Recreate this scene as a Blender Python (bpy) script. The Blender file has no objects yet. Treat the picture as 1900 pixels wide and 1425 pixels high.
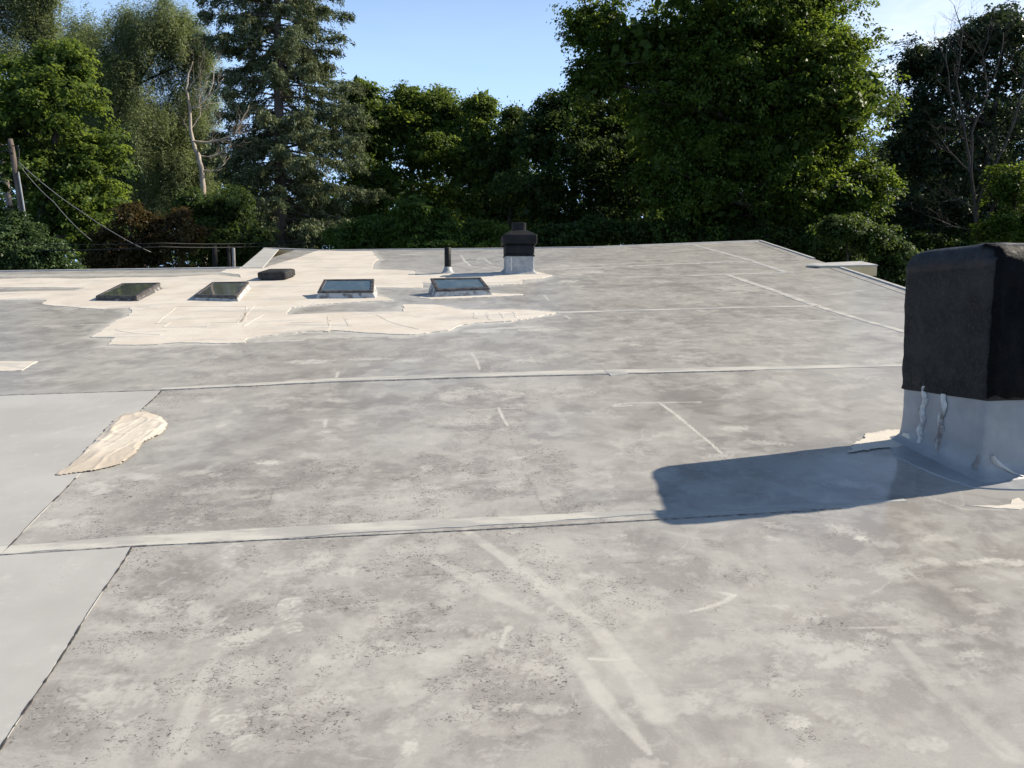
import bpy, bmesh, math, random
import numpy as np
from mathutils import Vector, Matrix, noise as mnoise

SC = bpy.context.scene
COL = SC.collection
rng = np.random.default_rng(7)
random.seed(7)

# ------------------------------------------------------------------ camera, sky, sun, exposure
CAM_Z = 4.7
F, CX, CY = 1440.0, 950.0, 712.5           # focal length and centre in photo pixels
PITCH = math.radians(5.2)
cd = bpy.data.cameras.new('camera')
cd.sensor_fit = 'HORIZONTAL'; cd.sensor_width = 36.0; cd.lens = 36.0 * F / 1900.0
cd.clip_start = 0.05; cd.clip_end = 2000
cam = bpy.data.objects.new('camera', cd); COL.objects.link(cam)
cam.location = (0, 0, CAM_Z); cam.rotation_euler = (math.radians(90) - PITCH, 0, 0)
SC.camera = cam

SUN_EL, SUN_AZ = math.radians(36.2), math.radians(75.5)      # azimuth from +Y towards +X
world = bpy.data.worlds.new('World'); SC.world = world; world.use_nodes = True
wn, wl = world.node_tree.nodes, world.node_tree.links
wn.clear()
sky = wn.new('ShaderNodeTexSky'); sky.sky_type = 'NISHITA'; sky.sun_disc = False
sky.sun_elevation = SUN_EL; sky.sun_rotation = SUN_AZ
sky.air_density = 1.0; sky.dust_density = 0.4; sky.ozone_density = 4.0
bg = wn.new('ShaderNodeBackground'); bg.inputs['Strength'].default_value = 0.070
tc = wn.new('ShaderNodeTexCoord')
mp = wn.new('ShaderNodeMapping'); mp.inputs['Scale'].default_value = (2.2, 3.0, 9.0)
mp.inputs['Rotation'].default_value = (0.25, 0.1, 0.3)
cn = wn.new('ShaderNodeTexNoise'); cn.inputs['Scale'].default_value = 1.6; cn.inputs['Detail'].default_value = 7
cn.inputs['Roughness'].default_value = 0.6; cn.inputs['Distortion'].default_value = 0.6
cr = wn.new('ShaderNodeValToRGB'); cr.color_ramp.elements[0].position = 0.42; cr.color_ramp.elements[1].position = 0.72
dotn = wn.new('ShaderNodeVectorMath'); dotn.operation = 'DOT_PRODUCT'          # thin cloud bank towards the right
dotn.inputs[1].default_value = Vector((0.50, 0.80, 0.33)).normalized()
mr = wn.new('ShaderNodeMapRange'); mr.inputs['From Min'].default_value = 0.93; mr.inputs['From Max'].default_value = 1.0
mr.inputs['To Min'].default_value = 0.04; mr.inputs['To Max'].default_value = 0.95
mul = wn.new('ShaderNodeMath'); mul.operation = 'MULTIPLY'
mixc = wn.new('ShaderNodeMix'); mixc.data_type = 'RGBA'; mixc.inputs['B'].default_value = (10.4, 10.8, 11.4, 1)
wo = wn.new('ShaderNodeOutputWorld')
wl.new(tc.outputs['Generated'], mp.inputs['Vector']); wl.new(mp.outputs[0], cn.inputs['Vector'])
wl.new(cn.outputs['Fac'], cr.inputs['Fac'])
wl.new(tc.outputs['Generated'], dotn.inputs[0]); wl.new(dotn.outputs['Value'], mr.inputs['Value'])
wl.new(cr.outputs['Color'], mul.inputs[0]); wl.new(mr.outputs[0], mul.inputs[1])
sep = wn.new('ShaderNodeSeparateXYZ'); wl.new(tc.outputs['Generated'], sep.inputs[0])          # pale summer haze low in the sky
hz = wn.new('ShaderNodeMapRange'); hz.interpolation_type = 'SMOOTHSTEP'; hz.inputs['From Min'].default_value = 0.20; hz.inputs['From Max'].default_value = 0.55
hz.inputs['To Min'].default_value = 0.92; hz.inputs['To Max'].default_value = 0.0; wl.new(sep.outputs['Z'], hz.inputs['Value'])
mixh = wn.new('ShaderNodeMix'); mixh.data_type = 'RGBA'; mixh.inputs['B'].default_value = (5.5, 8.2, 12.6, 1)
wl.new(hz.outputs[0], mixh.inputs['Factor']); wl.new(sky.outputs[0], mixh.inputs['A'])
wl.new(mul.outputs[0], mixc.inputs['Factor']); wl.new(mixh.outputs['Result'], mixc.inputs['A'])
wl.new(mixc.outputs['Result'], bg.inputs['Color']); wl.new(bg.outputs[0], wo.inputs['Surface'])

sl = bpy.data.lights.new('sun', 'SUN'); sl.energy = 5.0; sl.angle = math.radians(0.53); sl.color = (1.0, 0.91, 0.77)
so = bpy.data.objects.new('sun', sl); COL.objects.link(so)
sdir = Vector((math.sin(SUN_AZ) * math.cos(SUN_EL), math.cos(SUN_AZ) * math.cos(SUN_EL), math.sin(SUN_EL)))
so.rotation_euler = sdir.to_track_quat('Z', 'Y').to_euler(); so.location = (20, 5, 30)

SC.view_settings.view_transform = 'Standard'; SC.view_settings.look = 'None'
SC.view_settings.gamma = 1.0; SC.view_settings.exposure = 0.70
SC.cycles.max_bounces = 6; SC.cycles.diffuse_bounces = 3; SC.cycles.glossy_bounces = 2
SC.cycles.transmission_bounces = 3; SC.cycles.transparent_max_bounces = 4

# ------------------------------------------------------------------ geometry of the view
cP, sP = math.cos(PITCH), math.sin(PITCH)
CAM = np.array([0, 0, CAM_Z])
def ray(x, y):
    u, v = (x - CX) / F, (y - CY) / F
    return np.array([u, cP - v * sP, -sP - v * cP])
H = 1.6
nc = -np.array([.0186, 382 / F, -1.0]); nc /= np.linalg.norm(nc)
RN = np.array([nc[0], nc[1] * cP + nc[2] * sP, -nc[1] * sP + nc[2] * cP])      # roof normal
RA = np.array([0, 1, 0]) - RN * RN[1]; RA /= np.linalg.norm(RA)               # up the roof
RR = np.cross(RA, RN)                                                       # across the roof
RO = CAM - RN * H
ROOF_M = Matrix(((RR[0], RA[0], RN[0], RO[0]), (RR[1], RA[1], RN[1], RO[1]), (RR[2], RA[2], RN[2], RO[2]), (0, 0, 0, 1)))
def on_roof(x, y, h=0.0):
    """world point where the line of sight meets the plane h above the roof"""
    d = ray(x, y); return CAM + d * (-(H - h) / (RN @ d))
def ab(x, y, h=0.0):
    p = on_roof(x, y, h) - RO; return (p @ RR, p @ RA)
def at(x, y, Y):
    d = ray(x, y); return CAM + d * (Y / d[1])
def roof_z(X, Y):
    return RO[2] - (RN[0] * (X - RO[0]) + RN[1] * (Y - RO[1])) / RN[2]

# ------------------------------------------------------------------ object helpers
def tag(o, label=None, cat=None, group=None, kind=None):
    if label: o['label'] = label
    if cat: o['category'] = cat
    if group: o['group'] = group
    if kind: o['kind'] = kind
    return o
def empty(name, loc):
    o = bpy.data.objects.new(name, None); COL.objects.link(o); o.location = loc
    o.empty_display_size = .3
    return o
def link(name, me, mat, parent=None, world_coords=True):
    """mesh object; with world_coords the mesh is in world space and the parent is a plain translated Empty"""
    o = bpy.data.objects.new(name, me); COL.objects.link(o)
    if mat: me.materials.append(mat)
    if parent:
        o.parent = parent
        if world_coords:
            o.matrix_parent_inverse = Matrix.Translation(-parent.location)
    return o
def mesh_np(name, V, Fq, smooth=False):
    me = bpy.data.meshes.new(name)
    V = np.asarray(V, np.float32); Fq = np.asarray(Fq, np.int32)
    me.vertices.add(len(V)); me.vertices.foreach_set('co', V.ravel())
    k = Fq.shape[1]
    me.loops.add(Fq.size); me.loops.foreach_set('vertex_index', Fq.ravel())
    me.polygons.add(len(Fq)); me.polygons.foreach_set('loop_start', np.arange(0, Fq.size, k, dtype=np.int32))
    me.polygons.foreach_set('loop_total', np.full(len(Fq), k, np.int32))
    if smooth: me.polygons.foreach_set('use_smooth', np.ones(len(Fq), bool))
    me.update(calc_edges=True)
    return me
def mesh_py(name, V, Fc, smooth=False):
    me = bpy.data.meshes.new(name); me.from_pydata([tuple(map(float, v)) for v in V], [], Fc)
    if smooth:
        me.polygons.foreach_set('use_smooth', np.ones(len(me.polygons), bool))
    me.update(); return me
def add_attr(me, name, arr):
    a = me.attributes.new(name, 'FLOAT', 'POINT'); a.data.foreach_set('value', np.asarray(arr, np.float32).ravel())

# ------------------------------------------------------------------ numpy value noise
def _h(ix, iy, s):
    n = (ix.astype(np.int64) * 374761393 + iy.astype(np.int64) * 668265263 + s * 974711) & 0xffffffff
    n = ((n ^ (n >> 13)) * 1274126177) & 0xffffffff
    return ((n ^ (n >> 16)) & 0xffff) / 65535.0
def vn(x, y, s=0):
    x = np.asarray(x, float); y = np.asarray(y, float)
    ix, iy = np.floor(x), np.floor(y); fx, fy = x - ix, y - iy
    fx = fx * fx * (3 - 2 * fx); fy = fy * fy * (3 - 2 * fy)
    a, b = _h(ix, iy, s), _h(ix + 1, iy, s); c, d = _h(ix, iy + 1, s), _h(ix + 1, iy + 1, s)
    return (a * (1 - fx) + b * fx) * (1 - fy) + (c * (1 - fx) + d * fx) * fy
def fbm(x, y, s=0, o=4, g=.55):
    t, amp, tot = 0, 1., 0
    for k in range(o):
        t = t + amp * vn(x * 2 ** k + 17.3 * k, y * 2 ** k - 9.1 * k, s + k); tot += amp; amp *= g
    return t / tot
def sst(e0, e1, x):
    t = np.clip((x - e0) / (e1 - e0), 0, 1); return t * t * (3 - 2 * t)

# ------------------------------------------------------------------ materials
class NT:
    def __init__(s, name):
        s.m = bpy.data.materials.new(name); s.m.use_nodes = True
        s.n, s.l = s.m.node_tree.nodes, s.m.node_tree.links
        s.n.clear(); s.out = s.n.new('ShaderNodeOutputMaterial')
        s.tc = s.n.new('ShaderNodeTexCoord')
    def __call__(s, t, **kw):
        nd = s.n.new(t)
        for k, v in kw.items(): setattr(nd, k, v)
        return nd
    def put(s, sock, v):
        if hasattr(v, 'is_output') or isinstance(v, bpy.types.NodeSocket): s.l.new(v, sock)
        else: sock.default_value = v
    def noise(s, scale, detail=4, rough=.55, vec=None, dist=0, stretch=None):
        nd = s('ShaderNodeTexNoise'); nd.inputs['Scale'].default_value = scale
        nd.inputs['Detail'].default_value = detail; nd.inputs['Roughness'].default_value = rough
        nd.inputs['Distortion'].default_value = dist
        v = vec or s.tc.outputs['Object']
        if stretch:
            mpn = s('ShaderNodeMapping'); mpn.inputs['Scale'].default_value = stretch; s.l.new(v, mpn.inputs[0]); v = mpn.outputs[0]
        s.l.new(v, nd.inputs['Vector']); return nd.outputs['Fac']
    def mix(s, f, a, b):
        nd = s('ShaderNodeMix', data_type='RGBA'); s.put(nd.inputs['Factor'], f)
        s.put(nd.inputs['A'], a if not isinstance(a, tuple) else (*a, 1)[:4]); s.put(nd.inputs['B'], b if not isinstance(b, tuple) else (*b, 1)[:4])
        return nd.outputs['Result']
    def math(s, op, a, b=0.0, clamp=False):
        nd = s('ShaderNodeMath', operation=op, use_clamp=clamp); s.put(nd.inputs[0], a); s.put(nd.inputs[1], b); return nd.outputs[0]
    def ramp(s, v, a, b, lo=0., hi=1.):
        nd = s('ShaderNodeMapRange', interpolation_type='SMOOTHSTEP'); s.put(nd.inputs['Value'], v)
        nd.inputs['From Min'].default_value = a; nd.inputs['From Max'].default_value = b
        nd.inputs['To Min'].default_value = lo; nd.inputs['To Max'].default_value = hi; return nd.outputs[0]
    def attr(s, name):
        nd = s('ShaderNodeAttribute', attribute_name=name); return nd.outputs['Fac']
    def bump(s, h, strength=.3, dist=.01):
        nd = s('ShaderNodeBump'); nd.inputs['Strength'].default_value = strength; nd.inputs['Distance'].default_value = dist
        s.l.new(h, nd.inputs['Height']); return nd.outputs[0]
    def bsdf(s, col, rough=.6, spec=.5, bump=None, metal=0.):
        b = s('ShaderNodeBsdfPrincipled'); s.put(b.inputs['Base Color'], col if not isinstance(col, tuple) else (*col, 1)[:4])
        s.put(b.inputs['Roughness'], rough); s.put(b.inputs['Specular IOR Level'], spec); s.put(b.inputs['Metallic'], metal)
        if bump is not None: s.l.new(bump, b.inputs['Normal'])
        s.l.new(b.outputs[0], s.out.inputs[0]); return s.m

def simple(name, col, col2=None, scale=6, rough=.6, spec=.4, bscale=None, bstr=.3, bdist=.01, lo=.35, hi=.65, metal=0., stretch=None):
    t = NT(name); c = col
    if col2: c = t.mix(t.ramp(t.noise(scale, 6, .6, stretch=stretch), lo, hi), col, col2)
    b = t.bump(t.noise(bscale, 5, .6), bstr, bdist) if bscale else None
    return t.bsdf(c, rough, spec, b, metal)

def membrane_mat():
    t = NT('weathered_membrane')
    L, D, S = t.attr('light'), t.attr('dark'), t.attr('speck')
    n1 = t.noise(.55, 4, .55); n2 = t.noise(2.6, 8, .68, dist=.5); n3 = t.noise(9, 8, .72, dist=.3); n4 = t.noise(34, 6, .72)
    n5 = t.noise(5.2, 8, .70, dist=.8, stretch=(.55, 1.5, 1))
    base = t.mix(t.ramp(n2, .43, .57), (0.271, 0.251, 0.227), (0.365, 0.347, 0.310))
    base = t.mix(t.math('MULTIPLY', t.ramp(n1, .42, .62), .40), base, (0.410, 0.388, 0.343))
    base = t.mix(t.math('MULTIPLY', t.ramp(n5, .555, .605), .42), base, (0.451, 0.427, 0.380))
    base = t.mix(t.math('MULTIPLY', t.ramp(n3, .56, .615), .30), base, (0.468, 0.450, 0.397))
    base = t.mix(t.math('MULTIPLY', t.ramp(t.noise(1.3, 3, .5), .45, .7), .25), base, (0.324, 0.303, 0.274))
    dk = t.math('MULTIPLY', D, t.ramp(n2, .34, .60, 1.0, .45))
    base = t.mix(t.math('MULTIPLY', dk, .95), base, (0.203, 0.186, 0.166))
    base = t.mix(t.math('MULTIPLY', t.ramp(n4, .52, .62), t.math('ADD', .03, t.math('MULTIPLY', S, .30))), base, (0.451, 0.432, 0.388))
    base = t.mix(t.math('MULTIPLY', t.ramp(n4, .46, .36), t.math('ADD', .02, t.math('MULTIPLY', S, .25))), base, (0.180, 0.168, 0.150))
    n6 = t.noise(110, 4, .75); base = t.mix(t.math('MULTIPLY', t.ramp(n6, .50, .66), .22), base, (.23, .22, .205)); base = t.mix(t.math('MULTIPLY', t.ramp(n6, .48, .34), .20), base, (.47, .455, .42))
    lt = t.math('MULTIPLY', L, t.ramp(n3, .36, .56, .55, 1.0))
    base = t.mix(lt, base, (0.550, 0.525, 0.464))
    # dark flecks of worn coating, dense only where the speck mask is
    fl = t.noise(54, 5, .66, dist=1.7, stretch=(.9, 1.15, 1)); gate = t.noise(3.2, 6, .66)
    f = t.math('MULTIPLY', t.ramp(fl, .555, .605), t.ramp(t.math('MULTIPLY', S, t.ramp(gate, .43, .58, .0, 1.5)), .25, .70))
    f = t.math('MULTIPLY', f, t.math('SUBTRACT', 1.0, t.math('MULTIPLY', L, .8)))
    base = t.mix(t.math('MULTIPLY', f, .92), base, (0.104, 0.092, 0.084))
    rgh = t.ramp(n3, .3, .7, .27, .40)
    rgh = t.math('ADD', rgh, t.math('MULTIPLY', S, .26))
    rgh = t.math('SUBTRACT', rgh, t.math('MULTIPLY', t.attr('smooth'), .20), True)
    b = t.bump(t.math('ADD', t.math('MULTIPLY', t.noise(5, 4, .5), .6), t.math('MULTIPLY', n4, .10)), .08, .012)
    return t.bsdf(base, rgh, .31, b)

def sheet_mat():
    t = NT('pale_membrane_sheet')
    n = t.noise(1.6, 6, .6); n2 = t.noise(8, 6, .65)
    c = t.mix(t.ramp(n, .35, .65), (.375, .362, .335), (.43, .418, .388)); c = t.mix(t.math('MULTIPLY', t.ramp(n2, .55, .72), .5), c, (.50, .485, .44))
    fl = t.noise(70, 3, .6, dist=.8); gate = t.noise(3.2, 3, .6)
    c = t.mix(t.math('MULTIPLY', t.math('MULTIPLY', t.ramp(fl, .60, .66), t.ramp(gate, .55, .68)), .5), c, (.2, .19, .18))
    return t.bsdf(c, .62, .2, t.bump(t.noise(6, 4, .5), .08, .01))

def strip_mat(name, pale, grey, lo, hi):
    t = NT(name); n = t.noise(3.5, 6, .65, stretch=(.5, 2, 1)); n2 = t.noise(28, 4, .6)
    c = t.mix(t.ramp(n, lo, hi), grey, pale); c = t.mix(t.math('MULTIPLY', t.ramp(n2, .55, .7), .3), c, (.33, .32, .30))
    return t.bsdf(c, .5, .35, t.bump(n2, .1, .01))

def cream_mat(name, a, b, bumpd=.012, bs=.5, thin=.5):
    t = NT(name); n = t.noise(1.7, 6, .6); n2 = t.noise(14, 6, .65); n3 = t.noise(5, 5, .6, dist=1.2, stretch=(.4, 1.6, 1))
    c = t.mix(t.ramp(n, .40, .60), a, b)
    c = t.mix(t.math('MULTIPLY', t.ramp(n2, .50, .66), .36), c, tuple(x * .82 for x in b))
    c = t.mix(t.math('MULTIPLY', t.ramp(n3, .60, .70), .35), c, (.73, .69, .62))
    st = t.noise(2.3, 7, .68, dist=.6, stretch=(.45, 1.5, 1)); c = t.mix(t.math('MULTIPLY', t.ramp(st, .525, .63), thin), c, (.40, .385, .355))
    h = t.math('ADD', t.math('MULTIPLY', n3, 1.0), t.math('MULTIPLY', n2, .5))
    return t.bsdf(c, .55, .35, t.bump(h, bs, bumpd))

def tar_mat(name, a, b, rough, bd=.02, bs=.6, spec=.4):
    t = NT(name); n = t.noise(4, 6, .65); n2 = t.noise(22, 6, .7); n3 = t.noise(9, 5, .7, dist=1.5)
    c = t.mix(t.ramp(n, .35, .65), a, b); c = t.mix(t.math('MULTIPLY', t.ramp(n3, .56, .64), .7), c, tuple(x * .4 for x in a))
    n4 = t.noise(75, 5, .75); c = t.mix(t.math('MULTIPLY', t.ramp(n4, .52, .64), .55), c, tuple(min(1, x * 3.0) for x in b)); c = t.mix(t.math('MULTIPLY', t.ramp(t.noise(2.2, 6, .7), .50, .60), .5), c, tuple(min(1, x * 1.9) for x in b))
    h = t.math('ADD', t.math('MULTIPLY', n2, .5), t.math('ADD', t.math('ADD', n3, n), t.math('MULTIPLY', n4, .35)))
    return t.bsdf(c, t.ramp(n2, .3, .7, rough, rough + .18), spec, t.bump(h, bs, bd))

def leaf_mat(name, dark, light, trans=.42, tcol=None, rough=.5):
    t = NT(name); v = t.attr('v')
    c = t.mix(v, dark, light)
    d = t('ShaderNodeBsdfPrincipled'); t.put(d.inputs['Base Color'], c); d.inputs['Roughness'].default_value = rough
    d.inputs['Specular IOR Level'].default_value = .2
    tr = t('ShaderNodeBsdfTranslucent')
    t.put(tr.inputs['Color'], t.mix(v, tuple(x * 1.3 for x in dark), tcol or tuple(x * 1.5 for x in light)))
    ms = t('ShaderNodeMixShader'); ms.inputs[0].default_value = trans
    t.l.new(d.outputs[0], ms.inputs[1]); t.l.new(tr.outputs[0], ms.inputs[2]); t.l.new(ms.outputs[0], t.out.inputs[0])
    return t.m
def bark_mat(name, a, b, sc=6):
    t = NT(name); n = t.noise(sc, 6, .65, stretch=(1, 1, .2)); c = t.mix(t.ramp(n, .35, .65), a, b)
    return t.bsdf(c, .85, .2, t.bump(n, .7, .04))

M = dict(
    membrane=membrane_mat(), sheet=sheet_mat(),
    strip=strip_mat('cream_seam_strip', (.52, .495, .43), (.37, .355, .325), .40, .60),
    strip_soft=strip_mat('faded_seam_strip', (.45, .435, .39), (.34, .33, .305), .36, .60),
    white_line=strip_mat('white_sealant', (.62, .60, .55), (.44, .425, .39), .30, .50),
    cream=cream_mat('cream_roof_coating', (.585, .52, .43), (.65, .59, .50)),
    tan=cream_mat('thick_tan_coating', (.50, .425, .33), (.62, .55, .45), .006, .5, .1),
    bluewhite=strip_mat('pale_blue_coating', (.66, .69, .72), (.42, .42, .42), .36, .58),
    sealant=strip_mat('dirty_white_sealant', (.55, .54, .50), (.22, .21, .20), .40, .56),
    seamgap=simple('ragged_dark_gap', (.035, .03, .028), (.08, .075, .07), 30),
    seamline=simple('dark_edge_line', (.09, .085, .08), (.30, .28, .26), 26),  # dark line; along the laps it paints the shadow of the sheet edge
    tar=tar_mat('black_tar_parging', (.011, .0105, .010), (.027, .0255, .024), .66, .035, 1.0),
    tar_smooth=tar_mat('smooth_black_tar', (.007, .007, .008), (.014, .014, .015), .40, .014, .5, .3),
    tar_black=tar_mat('deep_black_tar', (.0015, .0015, .002), (.004, .004, .0045), .45, .03, .45, .06),
    flash=simple('grey_membrane_flashing', (.27, .275, .28), (.35, .35, .35), 5, .4, .4, 18, .25, .01),
    flash_far=simple('painted_grey_flashing', (.27, .275, .275), (.40, .40, .39), 9, .5, .4, 30, .4, .01),
    blackpaint=tar_mat('black_painted_metal', (.006, .006, .0065), (.015, .0145, .0145), .5, .008, .4, .2),
    vent=tar_mat('weathered_black_metal', (.012, .012, .012), (.032, .031, .03), .55, .006, .4, .2),
    frame=simple('weathered_dark_frame', (.030, .027, .026), (.10, .088, .08), 14, .5, .4, 40, .3, .004),
    curb=simple('dirty_white_curb', (.50, .49, .46), (.20, .18, .16), 9, .6, .3, 30, .5, .01, .45, .62),
    curb_dark=simple('tarred_curb', (.09, .085, .08), (.38, .36, .34), 8, .6, .3, 30, .5, .01, .50, .66),
    metal=simple('galvanised_edge_metal', (.33, .32, .30), (.42, .41, .385), 6, .7, .5),
    beige=simple('beige_fascia_board', (.56, .44, .25), (.62, .50, .30), 4, .5, .3),
    wall=simple('tan_stucco_wall', (.45, .40, .33), (.52, .46, .38), 5, .8, .2, 40, .3, .01),
    darkvoid=simple('dark_void_fill', (.04, .036, .032), (.06, .055, .05), 5, .8, .2),
    wood=bark_mat('weathered_pole_wood', (.09, .07, .058), (.16, .13, .105), 9),
    conduit=simple('grey_conduit', (.22, .225, .235), (.30, .305, .31), 5, .4, .5),
    cable=simple('black_cable', (.008, .008, .008), None, rough=.6),
    wire=simple('grey_guy_wire', (.20, .20, .20), None, rough=.45),
    grey_post=simple('grey_wood_post', (.17, .165, .16), (.24, .23, .22), 10, .8, .2),
    bark=bark_mat('dark_bark', (.045, .038, .032), (.085, .07, .06)),
    bark_twig=bark_mat('dull_twig_bark', (.04, .035, .03), (.075, .066, .057)),
    dark_post=bark_mat('dark_post_wood', (.014, .013, .012), (.03, .027, .024)),
    bark_grey=bark_mat('grey_bark', (.12, .105, .09), (.20, .175, .15)),
    bark_dead=bark_mat('bleached_dead_wood', (.28, .22, .165), (.42, .36, .29)),
    bark_spruce=bark_mat('spruce_bark', (.085, .068, .058), (.15, .12, .10)),
)
def glass_mat(name='skylight_glass', a=(.050, .056, .060), b_=(.085, .092, .098)):
    t = NT(name)
    c = t.mix(t.ramp(t.noise(6, 5, .6), .45, .7), a, b_)
    m = t.bsdf(c, t.ramp(t.noise(16, 5, .65), .35, .7, .03, .10), .8)
    [n for n in t.n if n.type == 'BSDF_PRINCIPLED'][0].inputs['IOR'].default_value = 1.9
    return m
M['glass'] = glass_mat()
M['glass_blue'] = glass_mat('sky_tinted_glass', (.075, .115, .138), (.12, .16, .175))  # blue of the reflected sky is painted into the base colour

# ------------------------------------------------------------------ ground
def ground():
    V, Fc = [], []
    n = 60; xs = np.concatenate([np.linspace(-600, -90, 14), np.linspace(-80, 80, 33), np.linspace(90, 600, 14)])
    ys = np.concatenate([np.linspace(-60, 110, 35), np.linspace(130, 900, 14)])
    for y in ys:
        for x in xs: V.append((x, y, .25 * mnoise.noise(Vector((x * .07, y * .07, 0))) - .25))
    w = len(xs)
    for j in range(len(ys) - 1):
        for i in range(w - 1): Fc.append((j * w + i, j * w + i + 1, (j + 1) * w + i + 1, (j + 1) * w + i))
    t = NT('grass_and_soil'); n1 = t.noise(.4, 6, .6); n2 = t.noise(6, 6, .7)
    c = t.mix(t.ramp(n1, .4, .62), (.045, .065, .022), (.075, .060, .040)); c = t.mix(t.math('MULTIPLY', n2, .5), c, (.05, .08, .025))
    o = link('ground', mesh_py('ground', V, Fc, True), t.bsdf(c, .95, .1, t.bump(n2, .6, .05)))
    tag(o, 'green and brown ground below the trees beyond the roof', 'ground', kind='structure')
ground()

# ------------------------------------------------------------------ the building and its roof
BLD = tag(empty('building', (0, 8, 0)), 'low building whose sloping grey patched membrane roof fills the foreground', 'building')

def edge_pts():
    far = [ab(490, 461), ab(600, 465), ab(940, 461.5), ab(1100, 459), ab(1410, 447)]
    return far
FAR = edge_pts()
LE0, LE1 = ab(0, 504), ab(447, 497.5)
A0 = LE1[0]
def b_far(a):
    fa = np.interp(a, [p[0] for p in FAR], [p[1] for p in FAR])
    le = LE1[1] + (a - LE1[0]) * (LE1[1] - LE0[1]) / (LE1[0] - LE0[0])
    return np.where(a < A0, le, fa)
r1, r2 = ab(1683, 538), ab(1410, 447)
def a_right(b): return r1[0] + (b - r1[1]) * (r2[0] - r1[0]) / (r2[1] - r1[1])

acols = np.concatenate([np.linspace(-14, -6.0, 90, endpoint=False), np.linspace(-6.0, A0, 22, endpoint=False), [A0 - 1e-3, A0 + 1e-3],
    np.linspace(A0 + .03, -3.6, 64, endpoint=False), np.arange(-3.6, -1.7, .014), np.arange(-1.7, 1.9, .0078), np.arange(1.9, 3.0, .014), np.linspace(3.0, r2[0], 70)])
NR, NB = 900, 10
tt = np.linspace(0, 1, NR)
BF = b_far(acols)
Bm = 1.25 * np.exp(tt[None, :] * np.log(BF / 1.25)[:, None])
Bb = np.repeat(np.linspace(-4.0, 1.25, NB, endpoint=False)[None, :], len(acols), 0)
Bm = np.concatenate([Bb, Bm], 1)
Am = np.repeat(acols[:, None], Bm.shape[1], 1)
right = Am > 3.0
Am = np.where(right, 3.0 + (Am - 3.0) / (r2[0] - 3.0) * (a_right(Bm) - 3.0), Am)
LT = np.zeros_like(Am); DK = np.zeros_like(Am); SP = np.zeros_like(Am)

def block(a0, a1, b0, b1):
    i0 = max(0, np.searchsorted(acols, a0 - (0 if a0 < 3 else 1.6)) - 1); i1 = min(len(acols), np.searchsorted(acols, a1 + (0 if a1 < 3 else 1.6)) + 1)
    if i1 <= i0: return None
    mid = Bm[i0:i1]
    js = np.where((mid.max(0) >= b0) & (mid.min(0) <= b1))[0]
    if len(js) == 0: return None
    return slice(i0, i1), slice(js[0], js[-1] + 1)
def blob(T, a, b, ra, rb, ang, amt, soft=.5, rag=.35, seed=0, freq=None):
    R = max(ra, rb) * 1.6; s = block(a - R, a + R, b - R, b + R)
    if s is None: return
    x, y = Am[s] - a, Bm[s] - b; c, sn = math.cos(ang), math.sin(ang)
    u, v = (x * c + y * sn) / ra, (-x * sn + y * c) / rb
    fr = freq or 3.2 / min(ra, rb)
    d = np.sqrt(u * u + v * v) + rag * 2 * (fbm(Am[s] * fr, Bm[s] * fr, seed, 5, .62) - .5) * 1.5
    T[s] = np.maximum(T[s], amt * (1 - sst(1 - soft, 1 + .02, d)))
def stroke(T, pts, w, amt, soft=.5, rag=.4, seed=0, px=True, fr=8, dash=0):
    P = [ab(*p[:2]) for p in pts] if px else pts
    W = w if isinstance(w, (list, tuple)) else [w] * len(P)
    for (p, q, w0, w1) in zip(P[:-1], P[1:], W[:-1], W[1:]):
        p, q = np.array(p), np.array(q); mw = max(w0, w1) * 2
        s = block(min(p[0], q[0]) - mw, max(p[0], q[0]) + mw, min(p[1], q[1]) - mw, max(p[1], q[1]) + mw)
        if s is None: continue
        d = q - p; L2 = d @ d + 1e-9
        t = np.clip(((Am[s] - p[0]) * d[0] + (Bm[s] - p[1]) * d[1]) / L2, 0, 1)
        ds = np.hypot(Am[s] - p[0] - t * d[0], Bm[s] - p[1] - t * d[1])
        ww = (w0 + (w1 - w0) * t) * .5 * (1 + rag * 2 * (fbm(Am[s] * fr, Bm[s] * fr, seed, 3) - .5))
        m = amt * (1 - sst(1 - soft, 1.0, ds / np.maximum(ww, 1e-4)))
        if dash: m = m * sst(.35, .55, vn(Am[s] * dash, Bm[s] * dash, seed + 5))
        T[s] = np.maximum(T[s], m)
def boot(a, b, ang, L, amt, seed, flip=1):
    """pale print of a boot sole with tread bars"""
    s = block(a - L, a + L, b - L, b + L)
    if s is None: return
    c, sn = math.cos(ang), math.sin(ang); x, y = Am[s] - a, Bm[s] - b
    u = (x * c + y * sn) / L; v = (-x * sn + y * c) / L * flip
    fore = ((u - .16) / .34) ** 2 + ((v - .01) / .19) ** 2; heel = ((u + .34) / .15) ** 2 + ((v) / .14) ** 2
    ins = np.maximum(1 - sst(.8, 1.05, fore), 1 - sst(.8, 1.05, heel))
    bars = .5 + .5 * np.sin((u + .3 * np.abs(v) + .02 * vn(Am[s] * 30, Bm[s] * 30, seed + 9)) * 74)
    edge_ = sst(.35, .8, np.minimum(fore, heel)); lug = sst(.50, .62, vn(Am[s] * 95, Bm[s] * 95, seed + 3)); bl = np.clip(lug * (1 - edge_) + sst(.3, .65, bars) * (.25 + .75 * edge_), 0, 1)
    wear = sst(.40, .60, fbm(Am[s] * 16, Bm[s] * 16, seed, 5, .65))
    SP[s] *= 1 - .8 * ins * (1 - wear * .3)
    LT[s] = np.maximum(LT[s], amt * .75 * ins * (bl * wear * .9 + .16))

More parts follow.
